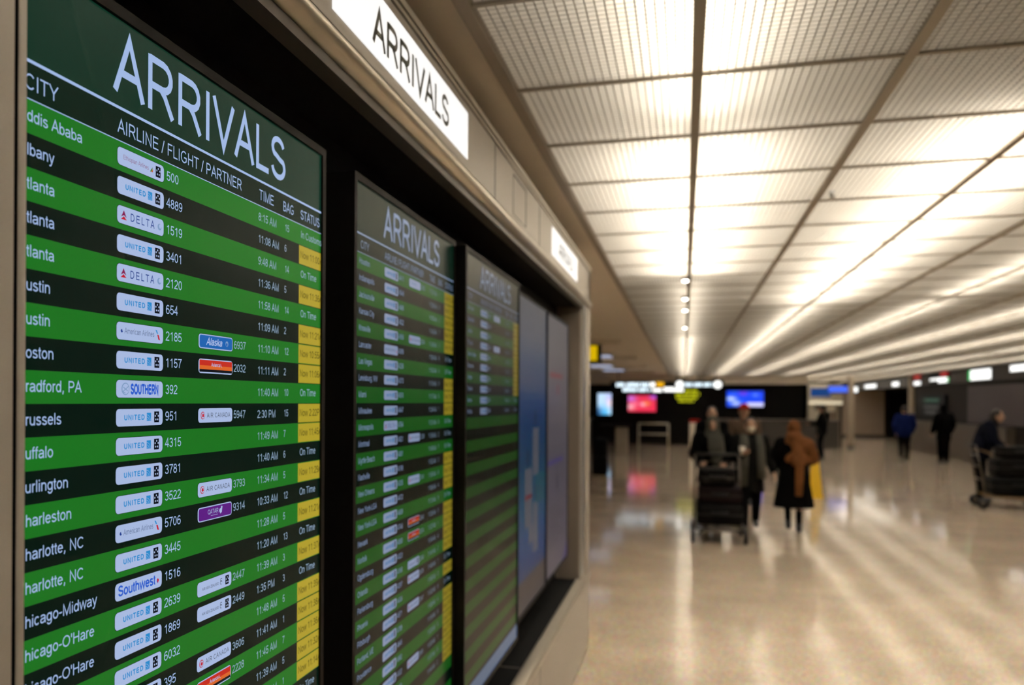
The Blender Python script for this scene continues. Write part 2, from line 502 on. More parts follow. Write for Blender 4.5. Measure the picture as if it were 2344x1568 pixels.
mb.box(-.62, -.57, -3.7, 46.6, 2.75, 3.06); mb.box(XR + .02, XR + .07, -3.7, 46.6, 2.75, 3.06)
struct('ceiling', mb)

mb = MB().use(M_BAR)
for k in range(0, 14):
    x = GX0 + PX * k; mb.box(x - .016, x + .016, -3.6, YF - .1 if x < 4.5 else 46.4, 2.722, 2.75)
struct('trim_1', mb)
mb = MB().use(M_BAR)
for k in range(-10, 66):
    y = GY0 + PY * k
    if y < -3.6 or y > 46: continue
    mb.box(-.55 if y < YF - .1 else 4.6, XR - .02, y - .008, y + .008, 2.7265, 2.7495)
struct('trim_2', mb)

mb = MB().use(M_SOFF)
mb.box(-7, -.585, -4, 47, 2.73, 2.78)
mb.box(XR, 13, 34, 47, 2.73, 2.78)
for y in (9.2, 14.6, 20.0, 25.4, 30.8):
    mb.box(-6.4, -1.05, y - .09, y + .09, 2.66, 2.73)
struct('trim_3', mb)
mb = MB().use(mat('soffit_angle', (.34, .29, .23), .5)); mb.box(-.585, -.548, -4, YF, 2.715, 2.752); struct('trim_4', mb)

mb = MB().use(M_WALLD); mb.box(-7, 4.55, YF, YF + .15, 0, 2.73); mb.box(4.4, 4.55, YF, 46.5, 0, 2.73)
struct('wall_far', mb)
mb = MB().use(M_SOFF); mb.box(-7, 4.55, YF - .3, YF - .005, 2.40, 2.73); struct('trim_5', mb)
mb = MB().use(M_WALLB); mb.box(4.55, 13, 46.5, 46.65, 0, 2.73); mb.box(12.85, 13, 34.3, 46.5, 0, 2.73)
struct('wall_end', mb)
mb = MB().use(M_WALLB); mb.box(XR, XR + .15, -4, 34.3, 0, 2.73); mb.box(XR, 13, 34.15, 34.3, 0, 2.73); struct('wall_right', mb)
mb = MB().use(mat('counter_front', (.075, .06, .043), .5, noise=.1, scale=2)); mb.box(XR - .22, XR - .004, 24.5, 33.9, 0, 1.08); struct('trim_6', mb)
mb = MB().use(mat('dark_fascia', (.035, .03, .024), .6)); mb.box(XR - .08, XR - .004, -3.9, 34.1, 2.30, 2.715); mb.box(XR - .08, XR + .1, 34.35, 46.4, 2.30, 2.715); struct('trim_7', mb)
mb = MB().use(M_WALLB); mb.box(-7, -6.85, -4, YF, 0, 2.73); struct('wall_left', mb)
mb = MB().use(M_WALLB); mb.box(-7, 13, -4.15, -4, 0, 3.1); struct('wall_back', mb)

# ------------------------------------------------------------------ the arrivals cabinet
XF = -.62; YE = 5.85
cab = thing('display_cabinet', 'long beige metal housing with a black recess holding five upright arrivals displays', 'display cabinet', (-.9, 3.1, 0))
mb = MB().use(M_BEIGE)
mb.extrude_y([(XF, 2.362), (XF, 2.552), (-.98, 2.552), (-.98, 2.36)], -.6, YE - .12)
mb.box(-.98, XF, YE - .12, YE, 2.35, 2.575)
put('header', mb, cab)
mb = MB().use(M_RAIL)
prof = [(-.66, 2.362), (XF + .004, 2.3615)] + [(-.632 + .030 * cos(radians(a)), 2.336 + .0255 * sin(radians(a))) for a in (75, 50, 25, 0, -25, -50, -75)] + [(-.66, 2.31)]
mb.smooth = True; mb.extrude_y(prof, -.6, YE - .02); put('header_rail', mb, cab, label='rounded metal rail along the lower edge of the header')
mb = MB().use(M_BRONZE); mb.box(-.665, -.628, -.6, YE - .3, 2.288, 2.3095); put('inner_flange', mb, cab, label='dark flange under the header rail')
mb = MB().use(M_RAIL)
mb.box(-.98, XF + .004, -.6, YE, 2.556, 2.566); mb.box(-.98, XF + .008, -.6, YE + .004, 2.570, 2.586)
mb.use(M_GROOVE); mb.box(-.97, XF - .002, -.6, YE - .01, 2.552, 2.572); put('top_trim', mb, cab)
mb = MB().use(M_BLACK)
mb.box(-.86, -.80, .2, YE - .05, .46, 2.36); mb.box(-.86, -.665, .2, YE - .32, 2.29, 2.355)
mb.box(-.80, -.66, .3, .668, .46, 2.3)
put('recess_back', mb, cab, label='matte black back of the recess')
mb = MB().use(M_BLACK); mb.box(-.80, -.655, .668, YE - .32, .50, .535)
mb.use(M_BRONZE); mb.box(-.795, -.66, 3.60, 3.612, .535, .5365); put('ledge', mb, cab, label='black ledge under the displays')
# right post with its inner return
mb = MB().use(M_BEIGE)
mb.box(-.80, -.70, YE - .32, YE, .50, 2.36); mb.box(-.70, XF - .02, YE - .325, YE - .004, .50, 2.35)
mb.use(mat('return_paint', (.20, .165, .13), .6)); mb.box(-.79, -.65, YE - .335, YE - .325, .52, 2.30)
mb.use(M_STEEL); mb.box(XF - .03, XF - .006, YE - .30, YE - .20, .56, 2.31)
mb.use(M_BEIGE); mb.bbox(XF - .03, XF, YE - .12, YE, .52, 2.56, .008)
put('post', mb, cab)
mb = MB().use(M_BEIGE); mb.box(-.80, XF, -.6, .675, 0, 2.36)
mb.use(M_GROOVE); mb.box(-.80, XF - .002, .675, .682, 0, 2.34)
mb.use(M_BEIGE); mb.bbox(-.80, XF, .682, .6925, .50, 2.34, .0025)
put('post', mb, cab)
# base
mb = MB().use(M_RAIL)
prof = [(-.665, .50)] + [(-.636 + .026 * cos(radians(a)), .508 + .024 * sin(radians(a))) for a in (-60, -30, 0, 30, 60, 90)] + [(-.655, .540), (-.665, .540)]
mb.smooth = True; mb.extrude_y(prof, .68, YE - .01); put('sill_rail', mb, cab, label='bright rounded rail along the sill')
mb = MB().use(M_BEIGE)
mb.box(-.98, XF, -.6, YE, .035, .485); mb.use(M_GROOVE)
for y in (1.9, 3.82): mb.box(XF, XF + .0006, y, y + .006, .04, .48)
put('base_panel', mb, cab)
mb = MB().use(M_BRONZE); mb.box(-.98, -.645, -.6, YE - .02, 0, .035); put('plinth', mb, cab, label='dark recessed plinth')
mb = MB().use(M_BEIGE); mb.box(-.98, -.86, -.6, YE - .01, .485, 2.36); put('rear_panel', mb, cab)
for y in (2.813, 3.733):
    mb = MB().use(M_GROOVE); mb.box(XF - .001, XF + .0007, y, y + .008, 2.366, 2.549); put('seam', mb, cab, label='dark joint in the header')
mb = MB().use(M_GROOVE)
ya, yb, za, zb = 3.135, 3.405, 2.382, 2.532
for b in ((ya, ya + .003, za, zb), (yb - .008, yb, za, zb), (ya, yb, zb - .004, zb), (ya, yb, za, za + .002)): mb.box(XF - .001, XF + .0008, *b)
put('access_hatch', mb, cab, label='rectangular access hatch outline in the header')
mb = MB().use(mat('cable_rubber', (.012, .01, .009), .5)); mb.tube([(-.78, 1.60, 1.22), (-.74, 1.615, 1.20), (-.72, 1.61, 1.13), (-.73, 1.63, .9), (-.74, 1.64, .54)], .009, 8)
put('cable', mb, cab)
SIGN = glow('sign_white', (1.0, .985, .97), .95, .4, .3, .2)
SIGNT = mat('sign_letter_grey', (.15, .15, .13), .6)
for nm, y0, y1, lab in (('near', 1.434, 2.431, 'lit white sign with grey ARRIVALS lettering on the header, nearest the camera'),
                        ('far', 4.10, 5.10, 'lit white ARRIVALS sign at the far end of the header')):
    t = thing('lightbox_sign', lab, 'sign', (XF, (y0 + y1) / 2, 2.39), 'lit ARRIVALS signs in the cabinet header')
    mb = MB().use(SIGN); mb.box(XF - .02, XF + .003, y0, y1, 2.392, 2.527); put('sign_face', mb, t)
    mb = MB().use(SIGNT)
    pl = lambda u, v: (XF + .0036, u, v)
    place = lambda u, v, y0=y0: (XF + .0036, y0 + u, 2.416 - v)
    text(mb, 'ARRIVALS', .199, 0, .0762, place, 1.22, fit=.590)
    put('lettering', mb, t, label='grey capital letters reading ARRIVALS')


# ------------------------------------------------------------------ displays
def bank(key, k, bk=1.0):
    """the colours one display can show; far displays dimmed to stand in for the slanted view"""
    C = dict(white=(158, 182, 224), soft=(140, 165, 190), bg=(6, 32, 21), head=(12, 48, 34), green=(26, 112, 30), dark=(3, 22, 14), pill=(166, 184, 222),
             yel=(172, 154, 44), ytx=(70, 66, 22), navy=(34, 62, 140), ublue=(40, 136, 202), black=(6, 10, 20), mag=(130, 20, 80), gray=(96, 112, 150),
             red=(196, 44, 30), org=(214, 100, 40), blue=(24, 96, 176), pur=(92, 28, 128), crim=(190, 30, 50), sw=(40, 90, 200), pale=(120, 150, 190), gold=(180, 140, 60))
    boost = dict(bg=bk, head=bk, dark=bk, green=bk)
    return {n: glow('lcd_%s_%s' % (n, key), srgb(*c), k * boost.get(n, 1), .27, .045) for n, c in C.items()}


def badge(mb, code, B, u0, v0, w, h, P, fine=True):
    """airline plate: rounded pill with its mark; P(u, v, layer)"""
    p1 = lambda u, v: P(u, v, .0004); p2 = lambda u, v: P(u, v, .0008); p3 = lambda u, v: P(u, v, .0011)
    mb.use(B['black']); poly(mb, rrect(u0 - .0006, v0 - .0006, u0 + w + .0006, v0 + h + .0006, h * .26), lambda u, v: P(u, v, .0003))
    X = lambda f: u0 + w * f
    Y = lambda f: v0 + h * f
    mb.use(B['pill'])
    poly(mb, rrect(u0, v0, u0 + w, v0 + h, h * .25), p1)

    def star(fx, s=.4):
        cx, cy = X(fx), Y(.5); a = h * s
        mb.use(B['black']); rect(mb, cx - a * .62, cy - a * .82, cx + a * .62, cy + a * .82, p2)
        mb.use(B['pill'])
        for i in range(5):
            t = radians(90 + 72 * i); c = (cx + cos(t) * a * .40, cy - sin(t) * a * .48)
            poly(mb, [(c[0] + cos(t + k * 1.257) * a * .15, c[1] - sin(t + k * 1.257) * a * .17) for k in range(5)], p3)
    if code == 'UA':
        mb.use(B['ublue']); text(mb, 'UNITED', X(.155), Y(.64), h * .29, p2, 1.7, fit=w * .445, track=1.3)
        rect(mb, X(.635), Y(.24), X(.73), Y(.74), p2)
        mb.use(B['pill'])
        for q in (.2, .5, .8):
            L, R = ribbon(e(X(.635), Y(.24) + h * .50, w * .092 * q + .0004, h * .47 * q, -90, 0, 6), .00022)
            for i in range(len(L) - 1): mb.quad(p3(*L[i]), p3(*R[i]), p3(*R[i + 1]), p3(*L[i + 1]))
        star(.855)
    elif code == 'DL':
        mb.use(B['mag'])
        poly(mb, [(X(.13), Y(.22)), (X(.185), Y(.62)), (X(.13), Y(.50))], p2); poly(mb, [(X(.13), Y(.22)), (X(.13), Y(.50)), (X(.075), Y(.62))], p2)
        mb.use(B['crim']); poly(mb, [(X(.13), Y(.56)), (X(.19), Y(.76)), (X(.07), Y(.76))], p2)
        mb.use(B['navy']); text(mb, 'DELTA', X(.26), Y(.72), h * .45, p2, .95, fit=w * .55, track=2.0)
        mb.use(B['pale']); poly(mb, disc(X(.90), Y(.5), h * .2), p2)
        mb.use(B['pill']); poly(mb, disc(X(.91), Y(.46), h * .13), p3)
    elif code == 'AA':
        mb.use(B['navy']); poly(mb, disc(X(.10), Y(.5), h * .10), p2)
        mb.use(B['pill']); poly(mb, disc(X(.115), Y(.45), h * .055), p3)
        mb.use(B['gray']); text(mb, 'American Airlines', X(.155), Y(.63), h * .33, p2, .85, fit=w * .64)
        mb.use(B['ublue']); poly(mb, [(X(.82), Y(.18)), (X(.85), Y(.2)), (X(.88), Y(.42)), (X(.85), Y(.40))], p2)
        mb.use(B['crim']); poly(mb, [(X(.86), Y(.46)), (X(.895), Y(.48)), (X(.925), Y(.80)), (X(.885), Y(.76))], p2)
    elif code == 'WN3':
        mb.use(B['pale']); poly(mb, disc(X(.18), Y(.5), h * .36, 18), p2)
        mb.use(B['pill']); poly(mb, disc(X(.18), Y(.5), h * .30, 18), p3)
        mb.use(B['pale'])
        for a, b in (((.12, .66), (.24, .34)), ((.13, .4), (.22, .62)), ((.12, .66), (.17, .74))):
            L, R = ribbon([(X(a[0]), Y(a[1])), (X(b[0]), Y(b[1]))], .0006)
            mb.quad(P(*L[0], .0013), P(*R[0], .0013), P(*R[1], .0013), P(*L[1], .0013))
        mb.use(B['sw']); text(mb, 'SOUTHERN', X(.285), Y(.78), h * .56, p2, 1.9, fit=w * .61)
    elif code == 'ET':
        mb.use(B['mag']); text(mb, 'Ethiopian Airlines', X(.11), Y(.62), h * .26, p2, .6, fit=w * .54)
        for i, c in enumerate(('green', 'gold', 'crim')):
            mb.use(B[c]); poly(mb, [(X(.68 + .018 * i), Y(.66)), (X(.735 + .006 * i), Y(.34 + .06 * i)), (X(.715 + .012 * i), Y(.66))], p2)
        star(.86)
    elif code == 'SW':
        mb.use(B['sw']); text(mb, 'Southwest', X(.05), Y(.74), h * .58, p2, 1.35, fit=w * .80)
        mb.use(B['crim']); poly(mb, [(X(.88), Y(.5)), (X(.905), Y(.42)), (X(.93), Y(.55)), (X(.90), Y(.76))], p2)
        mb.use(B['sw']); poly(mb, [(X(.88), Y(.5)), (X(.90), Y(.76)), (X(.875), Y(.62))], p3)
    elif code == 'AC':
        mb.use(B['crim']); poly(mb, disc(X(.12), Y(.5), h * .27, 16), p2)
        mb.use(B['pill']); poly(mb, disc(X(.12), Y(.5), h * .22, 16), p3)
        mb.use(B['crim'])
        leaf = [(0, -.19), (.05, -.09), (.13, -.10), (.10, 0), (.17, .05), (.06, .10), (.012, .11), (.012, .2), (-.012, .2), (-.012, .11), (-.06, .10), (-.17, .05), (-.10, 0), (-.13, -.10), (-.05, -.09)]
        cx, cy = X(.12), Y(.5)
        for i in range(len(leaf)):
            a, b = leaf[i], leaf[(i + 1) % len(leaf)]
            mb.add([P(cx, cy, .0013), P(cx + a[0] * h, cy + a[1] * h, .0013), P(cx + b[0] * h, cy + b[1] * h, .0013)], [(0, 1, 2)])
        mb.use(B['black']); text(mb, 'AIR CANADA', X(.235), Y(.66), h * .34, p2, .75, fit=w * .70, track=.6)
    elif code in ('AS', 'AV', 'QR'):
        inn = rrect(u0 + w * .02, v0 + h * .07, u0 + w * .98, v0 + h * .93, h * .18)
        if code == 'AS':
            mb.use(B['blue']); poly(mb, inn, p2)
            mb.use(B['pill']); text(mb, 'Alaska', X(.2), Y(.73), h * .5, p3, 1.25, fit=w * .46, slant=.28)
            mb.use(B['pale']); poly(mb, disc(X(.81), Y(.5), h * .2, 16), p3)
            mb.use(B['blue']); poly(mb, disc(X(.80), Y(.55), h * .12, 12), lambda u, v: P(u, v, .0014))
        elif code == 'AV':
            mb.use(B['red']); rect(mb, X(.02), Y(.07), X(.98), Y(.45), p2)
            mb.use(B['org']); rect(mb, X(.02), Y(.45), X(.98), Y(.72), p2)
            mb.use(B['black']); rect(mb, X(.02), Y(.72), X(.98), Y(.91), p2)
            mb.use(B['pill']); text(mb, 'Avianca', X(.35), Y(.5), h * .26, p3, 1.1, fit=w * .26)
            L, R = ribbon([(X(.62), Y(.26)), (X(.635), Y(.42)), (X(.665), Y(.54))], .0004)
            for i in range(2): mb.quad(p3(*L[i]), p3(*R[i]), p3(*R[i + 1]), p3(*L[i + 1]))
        else:
            mb.use(B['pur']); poly(mb, inn, p2)
            mb.use(B['pill']); text(mb, 'QATAR', X(.27), Y(.58), h * .33, p3, .8, fit=w * .31)
            rect(mb, X(.36), Y(.68), X(.56), Y(.71), p3)
            poly(mb, disc(X(.64), Y(.48), h * .16, 10), p3); poly(mb, [(X(.64), Y(.5)), (X(.66), Y(.16)), (X(.70), Y(.2)), (X(.68), Y(.62)), (X(.63), Y(.72))], p3)
    elif code == 'NZ':
        mb.use(B['black']); text(mb, 'AIR NEW ZEALAND', X(.13), Y(.64), h * .2, p2, .8, fit=w * .48)
        for c, r in (((.68, .36), .11), ((.68, .55), .13)):
            L, R = ribbon(e(X(c[0]), Y(c[1]), h * r, h * r, 60, 340, 9), .0004)
            for i in range(len(L) - 1): mb.quad(p2(*L[i]), p2(*R[i]), p2(*R[i + 1]), p2(*L[i + 1]))
        star(.86)
    elif code == 'XX':
        mb.use(B['pale']); text(mb, 'UNITED', X(.2), Y(.65), h * .3, p2, 1.2, fit=w * .42, track=1.0)


ROW0, PITCH = .1535, .0369


def arrivals_display(X, yl, w, zt, h, key, strength, rows, nrows, lab, bk=1.0, foot=False):
    t = thing('arrivals_display', lab, 'display', (X - .05, yl + w / 2, zt - h), 'arrivals displays in the cabinet')
    B = bank(key, strength, bk)
    su = w / .81
    P = lambda u, v, n=0.0: (X + n, yl + u * su, zt - v)
    bz = .016
    mb = MB().use(M_BEZEL)
    mb.box(-.80, X - .004, yl - bz, yl + w + bz, zt - h - bz, zt + bz)
    for a in ((yl - bz, yl - .001, zt - h - bz, zt + bz), (yl + w + .001, yl + w + bz, zt - h - bz, zt + bz), (yl - .001, yl + w + .001, zt + .001, zt + bz), (yl - .001, yl + w + .001, zt - h - bz, zt - h - .001)):
        mb.box(X - .004, X + .004, *a)
    put('bezel', mb, t, label='thin dark frame')
    mb = MB().use(B['bg']); rect(mb, 0, 0, .81, h, P)
    mb.use(B['head']); rect(mb, 0, 0, .81, .1105, lambda u, v: P(u, v, .0001))
    if foot:
        mb.use(B['pale']); rect(mb, 0, h - .055, .81, h, lambda u, v: P(u, v, .0005))
    put('screen', mb, t)
    mb = MB().use(B['white'])
    p6 = lambda u, v: P(u, v, .0006)
    text(mb, 'ARRIVALS', .177, .0915, .073, p6, .95, fit=.482)
    put('heading', mb, t, label='large white heading reading ARRIVALS')
    mb = MB().use(B['white'])
    rect(mb, 0, .1095, .81, .1132, p6); rect(mb, 0, ROW0 - .0012, .81, ROW0, p6)
    for s_, u, f in (('CITY', .0285, .0525), ('AIRLINE / FLIGHT / PARTNER', .186, .3135), ('TIME', .5575, .0535), ('BAG', .6455, .0445), ('STATUS', .717, .087)):
        text(mb, s_, u, .1425, .0172, p6, .78, fit=f)
    put('column_headings', mb, t)
    for i in range(nrows):
        v0 = ROW0 + PITCH * i; v1 = v0 + PITCH; vb = v0 + .0236
        if v1 > h: v1 = h
        row = MB().use(B['green'] if i % 2 == 0 else B['dark']); rect(row, 0, v0, .81, v1, lambda u, v: P(u, v, .0002))
        r = rows[i] if i < len(rows) else None
        kids = []
        if r:
            city, al, no, pa, pno, tm, bag, st = r
            row.use(B['white'])
            text(row, city, .0205, vb, .0132, p6, .88, sx=.965); text(row, no, .2915, vb, .0128, p6, .84)
            row.use(B['soft'])
            text(row, tm, .555, vb + .001, .0132, p6, .84, sx=.97); text(row, bag, .652 if len(bag) == 1 else .6535, vb, .0125, p6, .84, sx=.9)
            if pno: text(row, pno, .4765, vb, .0124, p6, .84)
            if not st.startswith('Now'): text(row, st, .719, vb, .0132, p6, .84)
            if al:
                b = MB(); badge(b, al, B, .1865, v0 + .0068, .0995, .0223, P); kids.append(('airline_badge', b))
            if pa:
                b = MB(); badge(b, pa, B, .375, v0 + .0072, .098, .0214, P); kids.append(('partner_badge', b))
            if st.startswith('Now'):
                b = MB().use(B['yel']); rect(b, .7125, v0 + .0012, .8095, v0 + PITCH - .0012, lambda u, v: P(u, v, .0004))
                b.use(B['ytx']); text(b, st, .717, vb + .0005, .0132, lambda u, v: P(u, v, .0008), .95, sx=.985 if len(st) > 9 else 1)
                kids.append(('status_cell', b))
        ro = put('flight_row', row, t)
        for nm, b in kids: put(nm, b, ro, origin=ro['_o'])
    return t


R1 = [('Addis Ababa', 'ET', '500', None, '', '8:15 AM', '15', 'In Customs'), ('Albany', 'UA', '4889', None, '', '11:08 AM', '6', 'Now 11:00A'),
      ('Atlanta', 'DL', '1519', None, '', '9:48 AM', '14', 'On Time'), ('Atlanta', 'UA', '3401', None, '', '11:36 AM', '5', 'Now 11:36A'),
      ('Atlanta', 'DL', '2120', None, '', '11:58 AM', '14', 'On Time'), ('Austin', 'UA', '654', None, '', '11:09 AM', '2', 'Now 11:21A'),
      ('Austin', 'AA', '2185', 'AS', '6937', '11:10 AM', '12', 'Now 10:55A'), ('Boston', 'UA', '1157', 'AV', '2032', '11:11 AM', '2', 'Now 11:06A'),
      ('Bradford, PA', 'WN3', '392', None, '', '11:40 AM', '10', 'On Time'), ('Brussels', 'UA', '951', 'AC', '5947', '2:30 PM', '15', 'Now 2:22P'),
      ('Buffalo', 'UA', '4315', None, '', '11:49 AM', '7', 'Now 11:45A'), ('Burlington', 'UA', '3781', None, '', '11:40 AM', '6', 'On Time'),
      ('Charleston', 'UA', '3522', 'AC', '3793', '11:34 AM', '5', 'Now 11:29A'), ('Charlotte, NC', 'AA', '5706', 'QR', '9314', '10:33 AM', '12', 'On Time'),
      ('Charlotte, NC', 'UA', '3445', None, '', '11:28 AM', '5', 'Now 11:21A'), ('Chicago-Midway', 'SW', '1516', None, '', '11:20 AM', '13', 'On Time'),
      ("Chicago-O'Hare", 'UA', '2639', 'NZ', '2447', '11:39 AM', '3', 'Now 11:37A'), ("Chicago-O'Hare", 'UA', '1869', 'NZ', '2449', '1:35 PM', '3', 'On Time'),
      ("Chicago-O'Hare", 'UA', '6032', None, '', '11:48 AM', '5', 'Now 11:39A'), ("Chicago-O'Hare", 'UA', '395', 'AC', '3606', '11:41 AM', '1', 'Now 11:38A'),
      ('Cleveland', 'UA', '', 'AV', '2228', '11:45 AM', '7', 'Now 11:36A'), ('', 'UA', '', None, '', '11:39 AM', '5', 'Now 11:32A'),
      ('', 'UA', '', None, '', '11:41 AM', '1', 'Now 11:14A'), ('', 'UA', '', None, '', '', '', 'On Time')]
c2 = ['Houston', 'Indianapolis', 'Jacksonville', 'Kansas City', 'Knoxville', 'Lancaster', 'Las Vegas', 'Lewisburg, WV', 'Miami', 'Milwaukee', 'Minneapolis', 'Montreal',
      'Myrtle Beach', 'Nashville', 'New Orleans', 'New York-LGA', 'New York-LGA', 'Newark', 'Norfolk', 'Ogdensburg', 'Orlando', 'Parkersburg', 'Phoenix', 'Pittsburgh', 'Portland, ME',
      'Providence', 'Raleigh', 'Rochester', 'San Antonio', 'San Diego']
y2 = {1, 2, 3, 4, 5, 8, 9, 10, 14, 15, 16, 18, 19, 20, 21, 23, 25, 26, 27, 28, 29, 30}
pa2 = {1: 'XX', 5: 'AC', 12: 'AC', 15: 'AC', 18: 'AV', 19: 'AV', 21: 'NZ', 22: 'AC', 24: 'AC', 28: 'AC'}
R2 = [(c, 'AA' if i + 1 == 6 else 'DL' if i + 1 == 11 else 'UA', '4%03d' % (137 * (i + 3) % 997), pa2.get(i + 1), '2%03d' % (331 * (i + 2) % 991) if i + 1 in pa2 else '',
       '11:%02d AM' % (7 * (i + 3) % 60), str(1 + i * 5 % 9), 'Now 11:%02dA' % (11 * (i + 2) % 60) if i + 1 in y2 else 'On Time') for i, c in enumerate(c2)]
c3 = ['San Juan', 'Savannah', 'Seattle', 'St Louis', 'State College', 'Syracuse', 'Tampa', 'Toronto', 'Vienna', 'Wichita']
R3 = [(c, 'UA', '3%03d' % (211 * (i + 3) % 997), 'XX' if i in (0, 3) else None, '', '11:%02d AM' % (9 * (i + 3) % 60), str(1 + i * 4 % 9), 'Now 11:%02dA' % (13 * (i + 2) % 60) if i < 8 else 'On Time') for i, c in enumerate(c3)]

arrivals_display(-.69, .736, .81, 2.16, 1.44, 's', 1.0, R1, 34, 'sharp green arrivals display nearest the camera, listing cities from Addis Ababa down')
arrivals_display(-.69, 1.731, .81, 2.16, 1.44, 'b', .54, R2, 34, 'blurred green arrivals display with white line, second from the camera', .8)  # lower strength imitates the dimming of a screen seen aslant
arrivals_display(-.66, 2.585, .875, 2.15, 1.44, 'c', .34, R3, 34, 'olive arrivals display with only ten flights and empty stripes below them', .62, foot=True)


def info_display(X, yl, w, zt, h, key, lab, paint):
    t = thing('information_display', lab, 'display', (X - .05, yl + w / 2, zt - h), 'information displays in the cabinet')
    bz = .014
    mb = MB().use(M_BEZEL)
    mb.box(-.80, X - .004, yl - bz, yl + w + bz, zt - h - bz, zt + bz)
    for a in ((yl - bz, yl - .001, zt - h - bz, zt + bz), (yl + w + .001, yl + w + bz, zt - h - bz, zt + bz), (yl - .001, yl + w + .001, zt + .001, zt + bz), (yl - .001, yl + w + .001, zt - h - bz, zt - h - .001)):
        mb.box(X - .004, X + .004, *a)
    put('bezel', mb, t, label='thin dark frame')
    mb = MB(); P = lambda u, v, n=0.0: (X + n, yl + u * w, zt - v * h)
    paint(mb, P, key); put('screen', mb, t)


def paint_map(mb, P, key):
    stops = [(0, (80, 86, 100)), (.12, (84, 92, 112)), (.2, (50, 78, 112)), (.28, (66, 82, 112)), (.34, (16, 66, 112)), (.42, (0, 62, 104)), (.55, (0, 70, 100)), (.68, (0, 82, 112)), (.78, (12, 74, 124)), (.90, (16, 58, 108)), (.905, (56, 52, 56)), (1, (66, 62, 72))]
    N = 40
    for i in range(N):
        v = (i + .5) / N
        for (a, ca), (b, cb) in zip(stops, stops[1:]):
            if a <= v <= b:
                f = (v - a) / (b - a); c = tuple(x + (y - x) * f for x, y in zip(ca, cb))
        mb.use(glow('map_%s_%d' % (key, i), srgb(*c), .48, .3, .06)); rect(mb, 0, i / N, 1, (i + 1) / N, P)
    p = lambda u, v: P(u, v, .0005)
    mb.use(glow('map_pale', srgb(104, 106, 118), .42, .3, .06))
    rect(mb, .50, .42, .70, .58, p); rect(mb, .22, .55, .46, .74, p); rect(mb, .52, .67, .68, .84, p); rect(mb, .36, .74, .50, .80, p)
    mb.use(glow('map_teal', srgb(6, 84, 96), .5, .3, .06)); rect(mb, .60, .58, .96, .68, p)
    mb.use(glow('map_dark', srgb(8, 26, 44), .7, .3, .06)); poly(mb, disc(.58, .385, .03), p); poly(mb, disc(.32, .515, .03), p); poly(mb, disc(.60, .64, .025), p)
    mb.use(glow('map_red', srgb(110, 36, 52), .5, .3, .06)); rect(mb, .22, .635, .46, .65, lambda u, v: P(u, v, .0008))


def paint_notice(mb, P, key):
    stops = [(0, (86, 84, 92)), (.3, (92, 86, 92)), (.6, (76, 72, 82)), (1, (84, 78, 90))]
    for i in range(12):
        v = (i + .5) / 12
        for (a, ca), (b, cb) in zip(stops, stops[1:]):
            if a <= v <= b:
                f = (v - a) / (b - a); c = tuple(x + (y - x) * f for x, y in zip(ca, cb))
        mb.use(glow('note_%d' % i, srgb(*c), .68, .3, .06)); rect(mb, 0, i / 12, 1, (i + 1) / 12, P)
    p = lambda u, v: P(u, v, .0005)
    mb.use(glow('note_red', srgb(110, 50, 58), .7, .3, .06)); rect(mb, .12, .215, .7, .235, p); rect(mb, .44, .26, .52, .30, p)
    mb.use(glow('note_violet', srgb(62, 54, 104), .7, .3, .06)); rect(mb, .05, .555, .75, .575, p)
    poly(mb, [(.72, 1), (1, .93), (1, 1)], p)
    mb.use(glow('note_dark', srgb(52, 48, 60), .7, .3, .06)); rect(mb, .42, .62, .50, .68, p)
    for i in range(9): rect(mb, .1, .74 + .018 * i, .5 + .1 * (i % 4), .745 + .018 * i, p)


info_display(-.69, 3.63, .755, 2.145, 1.41, 'm', 'blue and teal map display beside the olive arrivals display', paint_map)
info_display(-.69, 4.43, .81, 2.14, 1.40, 'n', 'grey notice display with a faint red line, last in the cabinet', paint_notice)


# ------------------------------------------------------------------ people
M_SKIN = mat('skin', (.42, .25, .17), .55, .4)
M_SKIND = mat('skin_tan', (.30, .17, .11), .55, .4)


def fabric(name, col, rough=.85): return mat(name, col, rough, .06, noise=.25, scale=40, bump=.3)


F_BLACK = fabric('black_wool', (.003, .0028, .0026))
F_CHAR = fabric('charcoal_wool', (.009, .009, .008))
F_GREY = fabric('grey_knit', (.075, .073, .06))
F_RUST = fabric('rust_shawl', (.155, .062, .022))
F_BLUE = fabric('navy_quilt', (.006, .013, .075))
F_NAVY = fabric('dark_navy_cloth', (.005, .006, .013))
F_RED = fabric('red_cap_cloth', (.35, .02, .015))
F_TROU = fabric('black_trousers', (.004, .004, .0045))
F_HAIR = mat('dark_hair', (.012, .008, .006), .5, .4)
F_SHOE = mat('black_leather', (.01, .01, .01), .4, .5)
F_MASK = fabric('white_mask', (.62, .58, .46))
F_BROWN = fabric('brown_jacket', (.09, .06, .04))


